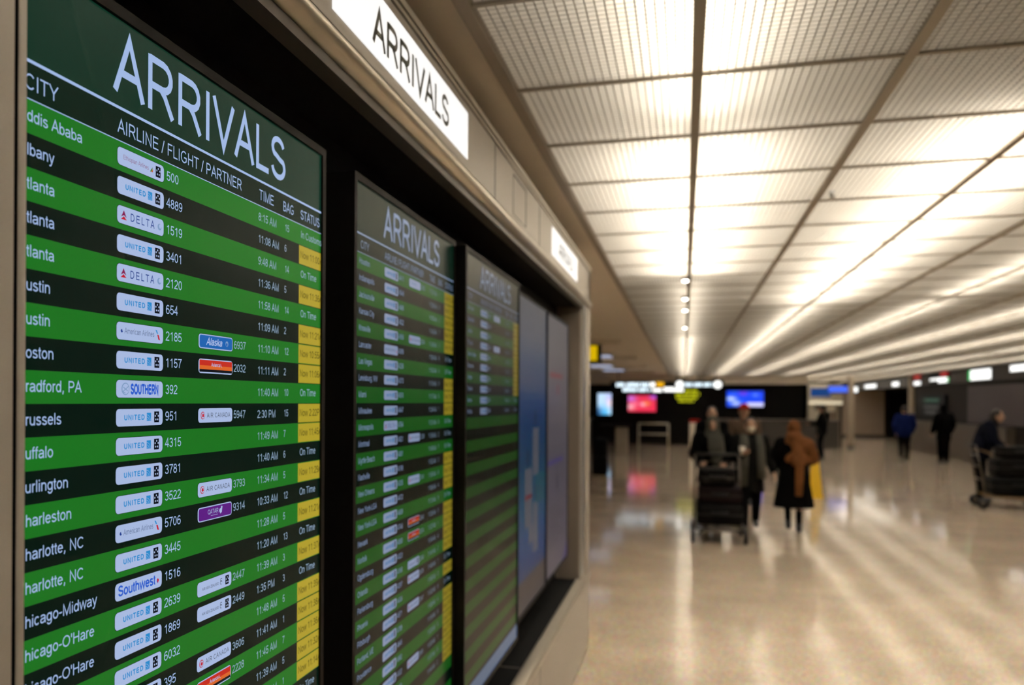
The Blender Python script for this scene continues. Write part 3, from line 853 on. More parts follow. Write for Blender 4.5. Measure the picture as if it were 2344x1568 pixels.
class Person:
    """local frame: standing at the origin, facing +y"""
    def __init__(s, name, label, x, y, rz, h, skin, stride=0.0, lean=0.0, arms=None, nod=0.0, z=0.0):
        s.h = h; s.rz = rz
        s.t = thing(name, label, 'person', (x, y, z), rz=rz)
        J = {}
        H = lambda a, b, c: Vector((a * h, b * h, c * h))
        J['pel'] = H(0, 0, .53); ly = lambda z: lean * max(0, z - .53) * 1.0
        J['che'] = H(0, ly(.72), .72 - abs(lean) * .02); J['neck'] = H(0, ly(.82), .83 - abs(lean) * .05)
        J['head'] = H(0, ly(.90) + .015 + nod * .05, .927 - abs(lean) * .09 - nod * .03)
        for sd, q in (('L', -1), ('R', 1)):
            st = stride * q
            J['hip' + sd] = H(.05 * q, 0, .51)
            J['kne' + sd] = H(.052 * q, st * .45 + (.03 if stride else .008), .285)
            J['ank' + sd] = H(.052 * q, st - (.0 if st >= 0 else .0), .05 + (.035 if st < 0 else 0))
            J['sho' + sd] = H(.108 * q, ly(.80) - .005, .80 - abs(lean) * .04)
            a = (arms or {}).get(sd) or ((.14, .0, .635), (.135, .05, .495))
            J['elb' + sd] = H(a[0][0] * q, a[0][1] + ly(.64), a[0][2]); J['wri' + sd] = H(a[1][0] * q, a[1][1] + ly(.52), a[1][2])
        s.J = J
        b = MB(); h_ = h
        b.ell(J['pel'] + H(0, 0, -.005), .088 * h_, .062 * h_, .07 * h_); b.cap(J['pel'], J['che'], .066 * h_, .078 * h_, 14)
        b.ell(J['che'] + H(0, .004, .01), .096 * h_, .064 * h_, .085 * h_)
        b.cap(J['neck'] - H(0, 0, .03), J['head'] - H(0, .01, .03), .036 * h_, .033 * h_)
        hd = J['head']
        b.ell(hd, .045 * h_, .055 * h_, .065 * h_, 18, 12); b.ell(hd + H(0, .018, -.036), .030 * h_, .033 * h_, .030 * h_)
        b.ell(hd + H(0, .055, -.012), .009 * h_, .013 * h_, .015 * h_, 8, 6); b.ell(hd + H(0, .046, -.036), .016 * h_, .009 * h_, .006 * h_, 8, 6)
        for q in (-1, 1):
            b.ell(hd + H(.046 * q, -.003, -.008), .006 * h_, .013 * h_, .019 * h_, 8, 6); b.ell(hd + H(.018 * q, .046, .012), .012 * h_, .008 * h_, .005 * h_, 8, 6)
        for sd, q in (('L', -1), ('R', 1)):
            b.cap(J['che'] + H(.06 * q, 0, .055), J['sho' + sd], .045 * h_, .038 * h_)
            b.cap(J['sho' + sd], J['elb' + sd], .032 * h_, .025 * h_); b.cap(J['elb' + sd], J['wri' + sd], .025 * h_, .017 * h_)
            b.cap(J['hip' + sd], J['kne' + sd], .053 * h_, .034 * h_); b.cap(J['kne' + sd], J['ank' + sd], .035 * h_, .022 * h_)
            an = J['ank' + sd]; b.cap(an + H(0, -.012, -.024), an + H(0, .085, -.032), .022 * h_, .016 * h_)
            s.hand(b, J['wri' + sd], (J['wri' + sd] - J['elb' + sd]).normalized(), q)
        me = remeshed(b, .0085, 2, 'body'); me.materials.append(skin)
        o = bpy.data.objects.new('body', me); COL.objects.link(o); o.parent = s.t
        eb = MB().use(mat('eye_dark', (.01, .008, .006), .2))
        for q in (-1, 1): eb.ell(hd + H(.018 * q, .049, .004), .007 * h_, .004 * h_, .0045 * h_, 8, 6)
        put('eyes', eb, s.t, origin=(0, 0, 0))

    def hand(s, b, w, d, q):
        h = s.h; side = Vector((0, 1, 0)) if abs(d.y) < .8 else Vector((1, 0, 0)) * -q
        side = (side - d * side.dot(d)).normalized(); nrm = d.cross(side).normalized()
        if nrm.x * q > 0: nrm = -nrm
        c = w + d * .028 * h
        b.cap(w, w + d * .01 * h, .016 * h, .016 * h, 8)
        for i in range(4):
            r = c + d * .022 * h + side * (.0165 - .011 * i) * h
            b.cap(w + d * .006 * h + side * (.010 - .0066 * i) * h, r, .0085 * h, .0072 * h, 8)
            L = (.040, .046, .043, .034)[i] * h
            m = r + d * L * .5 + nrm * L * .10; e_ = m + d * L * .42 + nrm * L * .34
            b.cap(r, m, .0066 * h, .0060 * h, 8); b.cap(m, e_, .0060 * h, .0050 * h, 8)
        t0 = w + d * .012 * h + side * .014 * h; t1 = t0 + d * .022 * h + side * .018 * h + nrm * .006 * h; t2 = t1 + d * .022 * h + side * .004 * h + nrm * .008 * h
        b.cap(t0, t1, .009 * h, .0078 * h, 8); b.cap(t1, t2, .0075 * h, .006 * h, 8)

    def wear(s, name, fn, m, voxel=.014, smooth=5, label=None):
        b = MB(); fn(b, s.J, s.h)
        me = remeshed(b, voxel, smooth, name); me.materials.append(m)
        o = bpy.data.objects.new(name, me); COL.objects.link(o); o.parent = s.t
        if label: o['label'] = label
        return o

    # garments
    def coat(s, m, hem, flare=.13, depth=.095, puff=1.0, name='coat', label=None):
        def fn(b, J, h):
            b.cap(J['pel'], J['che'], .088 * h * puff, .092 * h * puff, 14)
            b.ell(J['che'] + Vector((0, 0, .02 * h)), .118 * h * puff, .084 * h * puff, .098 * h)
            b.cap(J['che'] + Vector((0, 0, .06 * h)), J['neck'] + Vector((0, 0, -.005 * h)), .06 * h, .05 * h)
            for sd, q in (('L', -1), ('R', 1)):
                b.cap(J['che'] + Vector((.05 * q * h, 0, .05 * h)), J['sho' + sd], .062 * h, .056 * h)
                b.cap(J['sho' + sd], J['elb' + sd], .052 * h * puff, .044 * h * puff)
                b.cap(J['elb' + sd], J['elb' + sd].lerp(J['wri' + sd], .95), .043 * h * puff, .033 * h * puff)
            R = []
            z1 = J['pel'].z + .13 * h
            for i in range(7):
                f = i / 6; z = z1 + (hem * h - z1) * f
                rx = (.098 + (flare - .098) * f) * h * (puff if f < .5 else 1); ry = (.078 + (depth - .078) * f) * h
                y = J['che'].y * (1 - f) * .6
                R.append([(rx * cos(2 * pi * j / 20), y + ry * sin(2 * pi * j / 20), z) for j in range(20)])
            b.rings(list(reversed(R)), True)
        return s.wear(name, fn, m, label=label)

    def trousers(s, m, k=1.0):
        def fn(b, J, h):
            b.ell(J['pel'] - Vector((0, 0, .01 * h)), .096 * h, .072 * h, .075 * h)
            for sd in 'LR':
                b.cap(J['hip' + sd], J['kne' + sd], .060 * h * k, .044 * h * k); b.cap(J['kne' + sd], J['ank' + sd] + Vector((0, 0, .01 * h)), .044 * h * k, .034 * h * k)
        return s.wear('trousers', fn, m)

    def shoes(s, m):
        for sd in 'LR':
            def fn(b, J, h):
                a = J['ank' + sd]
                b.cap(a + Vector((0, -.016 * h, -.022 * h)), a + Vector((0, .09 * h, -.029 * h)), .027 * h, .021 * h); b.cap(a, a + Vector((0, 0, .012 * h)), .03 * h, .03 * h)
            s.wear('shoe', fn, m, .009, 2)

    def hair(s, m, long=0.0):
        def fn(b, J, h):
            b.ell(J['head'] + Vector((0, -.012 * h, .012 * h)), .051 * h, .057 * h, .062 * h, 16, 10)
            if long: b.cap(J['head'] + Vector((0, -.03 * h, 0)), J['head'] + Vector((0, -.05 * h, -long * h)), .05 * h, .042 * h)
        return s.wear('hair', fn, m, .010, 2)

    def hood(s, m, name='headscarf'):
        def fn(b, J, h):
            c = J['head']
            b.ell(c + Vector((0, -.012 * h, .008 * h)), .060 * h, .064 * h, .074 * h, 18, 12)
            b.cap(c + Vector((0, -.015 * h, -.03 * h)), J['neck'] + Vector((0, 0, -.03 * h)), .058 * h, .082 * h, 14)
        return s.wear(name, fn, m, .012, 3)

    def mask(s):
        b = MB().use(F_MASK); h = s.h; c = s.J['head']
        b.ell(c + Vector((0, .036 * h, -.030 * h)), .036 * h, .026 * h, .030 * h, 14, 9)
        put('face_mask', b, s.t, origin=(0, 0, 0))

    def drape(s, name, pts, r, m, flat=.45, label=None):
        """a hanging length of cloth: points in body heights"""
        b = MB()
        P = [Vector(p) * s.h for p in pts]
        R = []
        for i, p in enumerate(P):
            rr = r[i] * s.h
            R.append([(p.x + rr * cos(2 * pi * j / 14), p.y + rr * flat * sin(2 * pi * j / 14), p.z) for j in range(14)])
        b.smooth = True; b.use(m); b.rings(R, True)
        o = put(name, b, s.t, origin=(0, 0, 0))
        if label: o['label'] = label
        return o


push = {'L': ((.150, .05, .66), (.105, .17, .60)), 'R': ((.150, .05, .66), (.105, .17, .60))}
# two people coming this way with a loaded trolley
p = Person('person', 'person in a dark puffy coat and long grey headscarf pushing the loaded luggage trolley', .37, 11.95, pi, 1.50, M_SKIN, arms=push)
p.coat(F_BLACK, .40, .14, .11, 1.32); p.trousers(F_TROU); p.shoes(F_SHOE); p.hood(F_GREY)
p.drape('scarf_end', [(-.02, .095, .84), (-.03, .118, .72), (-.05, .122, .62), (-.07, .118, .52)], [.062, .070, .062, .058], F_GREY, .35, 'grey scarf hanging down the front')
p = Person('person', 'person in a white face mask and long charcoal coat beside the loaded trolley', .84, 11.85, pi, 1.49, M_SKIN, stride=.06,
           arms={'L': ((.155, -.01, .65), (.19, .05, .53)), 'R': ((.13, .05, .64), (.075, .16, .68))})
p.coat(F_CHAR, .34, .125, .10, 1.05); p.trousers(F_TROU); p.shoes(F_SHOE); p.hair(F_HAIR, .07); p.mask()
p.drape('scarf', [(.055, .07, .85), (.06, .105, .74), (.065, .112, .60), (.07, .112, .40)], [.03, .042, .042, .044], F_GREY, .4, 'grey scarf hanging over the coat')
p.drape('scarf', [(-.065, .06, .85), (-.08, .10, .74), (-.085, .108, .62), (-.09, .108, .47)], [.026, .034, .036, .036], F_GREY, .4, 'grey scarf hanging over the coat')
# one walking away
p = Person('person', 'person walking away in a black flared coat with a rust brown shawl over the head', 1.375, 11.85, 0, 1.45, M_SKIN, stride=.055,
           arms={'L': ((.165, .0, .66), (.165, .07, .56)), 'R': ((.15, .03, .65), (.10, .12, .60))})
p.coat(F_BLACK, .225, .178, .13, 1.10); p.trousers(F_TROU, .78); p.shoes(F_SHOE); p.hood(F_RUST)


def shawl(b, J, h):
    V = lambda x, y, z: Vector((x * h, y * h, z * h))
    n = J['neck']
    b.ell(n + V(0, -.02, .02), .075 * h, .075 * h, .07 * h)
    b.cap(n + V(.01, -.03, -.01), J['shoR'] + V(.005, -.02, -.02), .062 * h, .066 * h, 14)
    b.cap(n + V(-.01, -.03, -.01), J['shoL'] + V(.045, -.02, .0), .055 * h, .040 * h, 14)
    b.cap(J['shoR'] + V(.0, -.02, -.02), J['elbR'] + V(.005, -.02, .015), .066 * h, .060 * h, 14)
    b.cap(J['shoR'] + V(-.02, -.045, -.02), J['che'] + V(-.055, -.085, -.06), .05 * h, .034 * h, 14)
    b.cap(n + V(0, -.04, -.03), J['che'] + V(.03, -.075, -.03), .055 * h, .055 * h, 14)
    b.cap(J['elbR'] + V(-.02, -.045, .01), J['che'] + V(.0, -.09, -.09), .04 * h, .036 * h, 14)


p.wear('shawl', shawl, F_RUST, .013, 4)
p.drape('shawl_end', [(.03, -.108, .70), (.035, -.118, .60), (.03, -.13, .47), (.025, -.142, .34)], [.05, .036, .034, .030], F_RUST, .35)
# two behind the trolley pair
p = Person('person', 'person in a red cap behind the masked person', .96, 15.0, pi, 1.66, M_SKIN, arms=None)
p.coat(F_BROWN, .46, .11, .085); p.trousers(F_TROU); p.shoes(F_SHOE); p.hair(F_HAIR)
c = MB().use(F_RED); hh = p.J['head']; c.ell(hh + Vector((0, -.01, .055)), .088, .098, .075, 16, 8); c.ell(hh + Vector((0, .10, .045)), .07, .07, .012, 14, 6); put('cap', c, p.t, origin=(0, 0, 0))
p = Person('person', 'dark haired person in black directly behind the grey headscarf', .44, 14.6, pi, 1.62, M_SKIN)
p.coat(F_BLACK, .48, .105, .085); p.trousers(F_TROU); p.shoes(F_SHOE); p.hair(F_HAIR)
# far right group
p = Person('person', 'person in black standing beside the cream kiosk, turned to the left', 3.82, 26.5, radians(75), 1.64, M_SKIND, stride=.02,
           arms={'L': ((.14, .03, .65), (.10, .16, .66)), 'R': None})
p.coat(F_BLACK, .47, .105, .085); p.trousers(F_TROU); p.shoes(F_SHOE); p.hair(F_HAIR)
p = Person('person', 'person in a navy blue jacket seen from behind near the dark doorway', 6.10, 27.1, 0, 1.62, M_SKIN, stride=.012,
           arms={'L': ((.155, .0, .65), (.13, .06, .53)), 'R': ((.155, .0, .65), (.13, .06, .53))})
p.coat(F_BLUE, .46, .115, .09, 1.14, 'jacket'); p.trousers(F_TROU); p.shoes(F_SHOE); p.hair(F_HAIR)
p = Person('person', 'person all in black in front of the dark information board', 7.03, 26.8, radians(20), 1.66, M_SKIND,
           arms={'L': ((.16, .0, .65), (.17, .05, .53)), 'R': ((.16, .0, .65), (.16, .06, .53))})
p.coat(F_BLACK, .40, .125, .10, 1.22); p.trousers(F_BLACK, 1.2); p.shoes(F_SHOE); p.hood(F_BLACK, 'hood')
p = Person('person', 'long haired person in navy leaning over the trolley at the right edge', 4.90, 16.55, radians(-110), 1.66, M_SKIN, lean=.32, nod=.3,
           arms={'L': ((.13, .08, .63), (.09, .19, .58)), 'R': ((.13, .08, .63), (.09, .19, .55))})
p.coat(F_NAVY, .44, .12, .09, 1.1, 'jacket'); p.trousers(F_TROU); p.shoes(F_SHOE); p.hair(F_HAIR, .17)


# ------------------------------------------------------------------ trolleys and luggage
M_TUBE = mat('trolley_tube', (.11, .095, .08), .35, .5, .8)
M_TYRE = mat('tyre_rubber', (.008, .008, .008), .6)


def trolley(label, x, y, rz, w=.56, brass=False):
    """front bumper towards local -y, handle at +y"""
    t = thing('luggage_trolley', label, 'luggage trolley', (x, y, 0), 'luggage trolleys', rz)
    hw = w / 2
    mt = M_TUBE if not brass else mat('trolley_brass_tube', (.16, .10, .045), .5, .4, .5)
    b = MB().use(mt)
    b.tube([(-hw, .42, .20), (-hw, -.25, .17), (-hw * .8, -.40, .17), (0, -.46, .175), (hw * .8, -.40, .17), (hw, -.25, .17), (hw, .42, .20)], .016, 8)
    for yy in (-.2, .0, .2): b.tube([(-hw, yy, .185), (hw, yy, .185)], .012, 8)
    for xx in (-.12, .0, .12): b.tube([(xx, -.44, .178), (xx, .40, .198)], .009, 8)
    put('base_frame', b, t, origin=(0, 0, 0))
    b = MB().use(M_TUBE)
    for q in (-1, 1): b.tube([(q * hw, .40, .19), (q * hw * .98, .46, .6), (q * hw * .96, .54, 1.0)], .015, 8)
    for zz, yy in ((.45, .44), (.66, .47), (.84, .505)): b.tube([(-hw * .97, yy, zz), (hw * .97, yy, zz)], .010, 8)
    put('back_frame', b, t, origin=(0, 0, 0))
    b = MB().use(M_TYRE); b.tube([(-hw * .96, .545, 1.01), (hw * .96, .545, 1.01)], .02, 10); put('handle', b, t, origin=(0, 0, 0))
    b = MB().use(mt)
    b.tube([(-.2, .38, .92), (-.2, .28, .86), (.2, .28, .86), (.2, .38, .92)], .007, 6); b.tube([(-.2, .38, .92), (-.2, .52, .92), (.2, .52, .92), (.2, .38, .92)], .007, 6); put('basket', b, t, origin=(0, 0, 0))
    b = MB().use(mt)
    pts = [(-hw * .85, -.445, .10)] + [(hw * .85 * sin(radians(a)), -.455, .10 + .10 * cos(radians(a))) for a in range(-75, 76, 15)] + [(hw * .85, -.445, .10)]
    b.tube(pts, .014, 8); put('bumper', b, t, origin=(0, 0, 0), label='arched front bumper bar')
    for sx, yy, r in ((-1, -.32, .085), (1, -.32, .085), (-1, .44, .085), (1, .44, .085)):
        wx = sx * (hw + .02)
        wh = MB().use(M_TYRE); wh.tube([(wx - .018, yy, r), (wx + .018, yy, r)], r, 20)
        wo = put('wheel', wh, t, origin=(0, 0, 0))
        hb = MB().use(M_BRONZE); hb.tube([(wx - .021, yy, r), (wx + .021, yy, r)], r * .45, 14); put('hub', hb, wo, origin=(0, 0, 0))
    return t


def suitcase(label, x0, x1, y0, y1, z0, z1, m, upright=False, rz=0):
    cx, cy = (x0 + x1) / 2, (y0 + y1) / 2
    t = thing('suitcase', label, 'suitcase', (cx, cy, z0), 'suitcases', rz)
    a, b_, h = (x1 - x0) / 2, (y1 - y0) / 2, z1 - z0
    b = MB().use(m); b.bbox(-a, a, -b_, b_, 0, h, min(.05, h * .2), 4); put('shell', b, t, origin=(0, 0, 0))
    b = MB().use(mat('zip_tape', (.03, .026, .024), .6))
    zz = h / 2
    b.box(-a - .002, a + .002, -b_ - .002, b_ + .002, zz - .006, zz + .006); put('zip', b, t, origin=(0, 0, 0))
    b = MB().use(M_TYRE)
    if upright: b.tube([(-.08, 0, h), (-.08, 0, h + .03), (.08, 0, h + .03), (.08, 0, h)], .01, 8)
    else: b.tube([(-.09, -b_, h * .62), (-.07, -b_ - .03, h * .62), (.07, -b_ - .03, h * .62), (.09, -b_, h * .62)], .011, 8)
    put('grip', b, t, origin=(0, 0, 0))
    return t


CASE1 = mat('dark_maroon_shell', (.010, .0045, .0045), .75, .12, noise=.3, scale=8)
CASE2 = mat('black_brown_shell', (.005, .004, .0035), .75, .12, noise=.3, scale=8)
CASE3 = mat('charcoal_shell', (.005, .005, .005), .75, .12, noise=.3, scale=8)
trolley('loaded luggage trolley with dark cases pushed towards the camera', .41, 10.98, 0)
suitcase('dark brown suitcase at the bottom of the near trolley load', .15, .68, 10.62, 11.30, .215, .47, CASE2)
suitcase('maroon suitcase in the middle of the near trolley load', .17, .67, 10.66, 11.32, .475, .66, CASE1)
suitcase('small black case on top of the near trolley load', .19, .60, 10.72, 11.22, .665, .88, CASE2)
tr2 = trolley('luggage trolley with brassy rails cut off by the right edge of the photo', 5.10, 15.75, radians(84), .58, True)
suitcase('long black suitcase at the bottom of the right hand trolley', 4.78, 5.50, 15.50, 16.00, .215, .50, CASE3)
suitcase('black suitcase stacked on the right hand trolley', 4.84, 5.48, 15.52, 15.98, .505, .80, CASE2)
suitcase('small black bag topmost on the right hand trolley', 4.92, 5.46, 15.54, 15.96, .805, 1.0, CASE2)
suitcase('tall black suitcase standing by the end of the display cabinet', -2.02, -1.68, 19.7, 19.96, 0, .83, CASE3, True)

b = MB(); P0 = (.675, 11.70, 0)
cup = thing('paper_cup', 'white paper cup held by the masked person', 'cup', (.725, 11.60, 1.02))
b.use(mat('paper_white', (.75, .70, .62), .6)); b.tube([(.725, 11.60, 1.00), (.725, 11.60, 1.105)], [.028, .038], 16); put('cup_body', b, cup)
b = MB().use(mat('cup_lid', (.7, .66, .6), .4)); b.tube([(.725, 11.60, 1.105), (.725, 11.60, 1.117)], .041, 16); put('lid', b, cup)

# ------------------------------------------------------------------ yellow floor sign
YEL = mat('yellow_plastic', (.80, .50, .008), .45)
t = thing('floor_sign', 'narrow yellow floor sign standing beyond the brown shawl', 'floor sign', (2.26, 16.3, 0))
for q, nm in ((-1, 'front_panel'), (1, 'rear_panel')):
    b = MB().use(YEL)
    pts0 = [(2.16, 0), (2.36, 0), (2.28, .83), (2.17, .83)]
    b.rings([[(x, 16.3 + q * (.10 - .09 * z / .83), z) for x, z in pts0], [(x, 16.3 + q * (.115 - .09 * z / .83), z) for x, z in pts0]], True)
    put(nm, b, t)
b = MB().use(YEL); b.tube([(2.17, 16.3, .83), (2.28, 16.3, .83)], .014, 10); put('hinge', b, t)

# ------------------------------------------------------------------ hanging signs
LIT = glow('sign_cool_white', (.75, .90, 1.0), 1.9); LITW = glow('sign_pure_white', (1, 1, .97), 1.7); LITY = glow('sign_amber', srgb(240, 176, 20), 1.1); LITG = glow('sign_lime', srgb(205, 208, 24), 1.0)
M_SIGNB = mat('sign_black', (.005, .005, .0055), .6, .12)


def words(b, x0, x1, z, h, y, seed, m):
    """a line of lettering too far away to read: short strokes in word groups"""
    rnd = random.Random(seed); b.use(m); x = x0
    while x < x1 - h * .3:
        for _ in range(rnd.randint(3, 8)):
            w = h * rnd.uniform(.35, .6)
            if x + w > x1: break
            b.quad((x, y, z), (x + w, y, z), (x + w, y, z + h * rnd.choice((.72, 1, 1))), (x, y, z + h)); x += w + h * .14
        x += h * .35


def hanging_sign(label, x0, x1, z0, z1, y, paint):
    t = thing('hanging_sign', label, 'sign', ((x0 + x1) / 2, y, z0), 'hanging wayfinding signs')
    b = MB().use(M_SIGNB); b.box(x0, x1, y, y + .12, z0, z1); put('panel', b, t)
    for x in (x0 + .25, x1 - .25):
        b = MB().use(M_BRONZE); b.tube([(x, y + .06, z1), (x, y + .06, HC - .012)], .015, 8); put('hanger', b, t)
    b = MB(); paint(b, y - .004); put('lettering', b, t)


def s_left(b, y):
    words(b, -2.16, -1.10, 2.19, .12, y, 3, LIT); b.use(LITW)
    b.add([(-1.0 + .085 * cos(2 * pi * i / 16), y, 2.25 + .085 * sin(2 * pi * i / 16)) for i in range(16)], [tuple(range(16))])
    b.use(LITY); b.quad((-.88, y, 2.18), (-.64, y, 2.18), (-.64, y, 2.34), (-.88, y, 2.34))
    words(b, -1.95, -1.02, 2.03, .11, y, 5, LIT); b.use(LITW); b.quad((-.64, y, 2.03), (-.02, y, 2.03), (-.02, y, 2.16), (-.64, y, 2.16))
    b.quad((-1.0, y, 2.02), (-.7, y, 2.02), (-.7, y, 2.12), (-1.0, y, 2.12))


def s_mid(b, y):
    for x in (-.14, 1.02):
        b.use(LITW); b.add([(x + .12 * cos(2 * pi * i / 16), y, 2.245 + .12 * sin(2 * pi * i / 16)) for i in range(16)], [tuple(range(16))])
    words(b, .02, .88, 2.19, .11, y, 8, LIT)


hanging_sign('black hanging sign with two lines of white lettering and an amber block', -2.36, .02, 1.98, 2.36, 28.6, s_left)
hanging_sign('slim hanging sign with a round white light at each end', -.30, 1.20, 2.12, 2.38, 28.2, s_mid)
t = thing('led_sign', 'dark sign with four rows of lime lettering below the round lights', 'sign', (.12, 30, 1.68))
b = MB().use(M_SIGNB); b.box(-.36, .62, 30, 30.12, 1.64, 2.16); put('panel', b, t)
for xx in (-.2, .45):
    b = MB().use(M_BRONZE); b.tube([(xx, 30.06, 2.16), (xx, 30.06, HC - .012)], .012, 8); put('hanger', b, t)
b = MB()
for i, (xa, xb) in enumerate(((-.22, .44), (-.28, .54), (-.26, .48), (-.18, .36))): words(b, xa, xb, 2.03 - .115 * i, .085, 29.996, 20 + i, LITG)
put('lettering', b, t, label='rows of lime lettering')
t = thing('hanging_sign', 'yellow sign in a dark frame hanging just past the cabinet end', 'sign', (-1.55, 15, 2.38), 'hanging wayfinding signs')
b = MB().use(M_SIGNB); b.box(-1.75, -1.40, 15, 15.12, 2.36, 2.70); put('panel', b, t)
b = MB().use(glow('sign_yellow', srgb(226, 186, 4), .9)); b.quad((-1.73, 14.997, 2.40), (-1.465, 14.997, 2.40), (-1.465, 14.997, 2.66), (-1.73, 14.997, 2.66)); put('sign_face', b, t)
b = MB().use(M_BRONZE); b.tube([(-1.6, 15.06, 2.70), (-1.6, 15.06, HC)], .012, 8); put('hanger', b, t)


# ------------------------------------------------------------------ screens on the far wall
def wall_screen(label, x0, x1, z0, z1, paint, y=YF - .004):
    t = thing('wall_screen', label, 'screen', ((x0 + x1) / 2, y, z0), 'lit screens on the far wall')
    b = MB().use(M_BEZEL); b.box(x0 - .04, x1 + .04, y - .10, y, z0 - .04, z1 + .04); put('bezel', b, t)
    b = MB(); paint(b, y - .103); put('screen', b, t)


def blobs(x0, x1, z0, z1, base, spots):
    def f(b, y):
        nxx, nz = 20, 12
        for i in range(nxx):
            for j in range(nz):
                u, v = (i + .5) / nxx, (j + .5) / nz; c = list(base(u, v))
                for su, sv, sr, sc in spots:
                    w = math.exp(-((u - su) ** 2 + (v - sv) ** 2) / sr ** 2); c = [a + (q - a) * w for a, q in zip(c, sc)]
                c = tuple(int(k / 10 + .5) * 10 for k in c)
                b.use(glow('pix_%d_%d_%d' % c, srgb(*c), 1.15))
                xa, xb = x0 + (x1 - x0) * i / nxx, x0 + (x1 - x0) * (i + 1) / nxx; za, zb = z0 + (z1 - z0) * j / nz, z0 + (z1 - z0) * (j + 1) / nz
                b.quad((xa, y, za), (xb, y, za), (xb, y, zb), (xa, y, zb))
    return f


wall_screen('red and pink landscape screen on the dark far wall', -2.18, -1.09, 1.30, 1.95,
            blobs(-2.18, -1.09, 1.30, 1.95, lambda u, v: (225, 50, 80), [(.55, .45, .12, (255, 200, 230)), (.1, .8, .2, (190, 110, 220)), (.92, .9, .15, (170, 90, 220)), (.08, .3, .18, (245, 180, 190)), (.68, .5, .12, (240, 130, 60)), (.25, .5, .1, (250, 120, 150))]))
wall_screen('bright blue landscape screen with a white band along its foot', 1.62, 2.97, 1.53, 2.13,
            blobs(1.62, 2.97, 1.53, 2.13, lambda u, v: (20, 70, 240) if v > .28 or u < .55 else (205, 205, 255), [(.12, .5, .14, (225, 235, 255)), (.25, .2, .14, (210, 220, 255)), (.45, .85, .14, (120, 60, 220)), (.78, .75, .08, (130, 150, 255)), (.2, .9, .1, (40, 90, 240))]))
wall_screen('tall pale blue screen at the left of the far wall', -3.40, -2.86, 1.16, 2.03,
            blobs(-3.40, -2.86, 1.16, 2.03, lambda u, v: (190, 225, 255), [(.8, .75, .3, (190, 195, 255)), (.5, .05, .3, (70, 180, 240)), (.9, .55, .2, (250, 220, 230)), (.05, .1, .25, (40, 90, 140))]))

# ------------------------------------------------------------------ far end furniture
t = thing('barrier_frame', 'open white metal barrier frame with a middle bar', 'barrier', (-1.04, 31, 0))
b = MB().use(mat('barrier_paint', (.45, .40, .33), .5))
for x in (-1.55, -.53): b.tube([(x, 31, 0), (x, 31, .93)], .032, 8)
put('post', b, t)
for z in (.92, .55):
    b = MB().use(mat('barrier_paint', (.45, .40, .33), .5)); b.tube([(-1.55, 31, z), (-.53, 31, z)], .03, 8); put('rail', b, t)
t = thing('pedestal', 'squat beige pedestal with a dark shelf on top left of the barrier', 'pedestal', (-2.02, 28.6, 0))
b = MB().use(mat('pedestal_paint', (.36, .31, .25), .6)); b.bbox(-2.18, -1.78, 28.5, 28.8, 0, .86, .02); put('body', b, t)
b = MB().use(M_WALLD); b.box(-2.7, -1.70, 28.4, 28.9, .86, .92); put('shelf', b, t)
t = thing('totem', 'slim white totem with a red top behind the left walker', 'totem', (.31, 28, 0))
b = MB().use(mat('totem_white', (.66, .60, .50), .5)); b.bbox(.17, .47, 28, 28.12, 0, 1.04, .015); put('body', b, t)
b = MB().use(F_RED); b.bbox(.165, .475, 27.995, 28.125, 1.04, 1.14, .015); put('top_panel', b, t, label='red top')
for i, (xa, xb, lab) in enumerate(((-6.3, -3.6, 'dark counter below the pale blue screen'), (1.1, 5.5, 'long dark counter below the bright blue screen'))):
    t = thing('counter', lab, 'counter', ((xa + xb) / 2, 34.4, 0))
    b = MB().use(mat('counter_dark', (.045, .038, .03), .6)); b.box(xa, xb, 34.1, 34.9, 0, 1.0); put('body', b, t)
    b = MB().use(mat('counter_top', (.10, .085, .07), .4)); b.box(xa - .04, xb + .04, 34.04, 34.94, 1.0, 1.05); put('counter_top', b, t)
# cream kiosk right of the far wall
t = thing('kiosk', 'cream kiosk with a lit header carrying a blue picture', 'kiosk', (5.3, 36.2, 0))
b = MB().use(M_CREAM); b.box(4.62, 4.86, 35.6, 37.2, 1.0, 2.40); put('post', b, t)
b = MB().use(mat('kiosk_post', (.22, .185, .13), .6)); b.box(5.62, 5.78, 35.6, 35.9, 0, 1.62); b.use(M_WALLD); b.box(5.78, 5.86, 35.62, 37.2, 0, 1.62); put('post', b, t)
b = MB().use(M_CREAM); b.box(4.62, 5.86, 35.55, 37.2, 1.62, 2.42); put('header', b, t)
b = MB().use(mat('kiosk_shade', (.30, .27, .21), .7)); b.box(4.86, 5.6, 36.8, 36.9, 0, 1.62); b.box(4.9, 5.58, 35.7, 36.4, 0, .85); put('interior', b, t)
b = MB().use(M_CREAM); b.box(4.88, 5.20, 35.62, 35.66, 1.0, 1.42); b.box(5.3, 5.6, 35.62, 35.66, 1.35, 1.6); put('notice_panel', b, t)
b = MB().use(glow('kiosk_blue', srgb(16, 66, 128), .9)); b.quad((4.72, 35.545, 1.93), (5.42, 35.545, 1.93), (5.42, 35.545, 2.26), (4.72, 35.545, 2.26)); put('picture', b, t, label='blue picture')
b = MB().use(glow('kiosk_lamp', (1.0, .86, .60), .85)); b.box(4.66, 5.84, 35.535, 35.55, 1.64, 1.74); put('light_strip', b, t)
t = thing('lightbox_sign', 'blue lit strip sign on the right of the cream kiosk header', 'sign', (5.9, 35.3, 2.1))
b = MB().use(M_SIGNB); b.box(5.30, 6.36, 35.34, 35.45, 2.08, 2.34); put('panel', b, t)
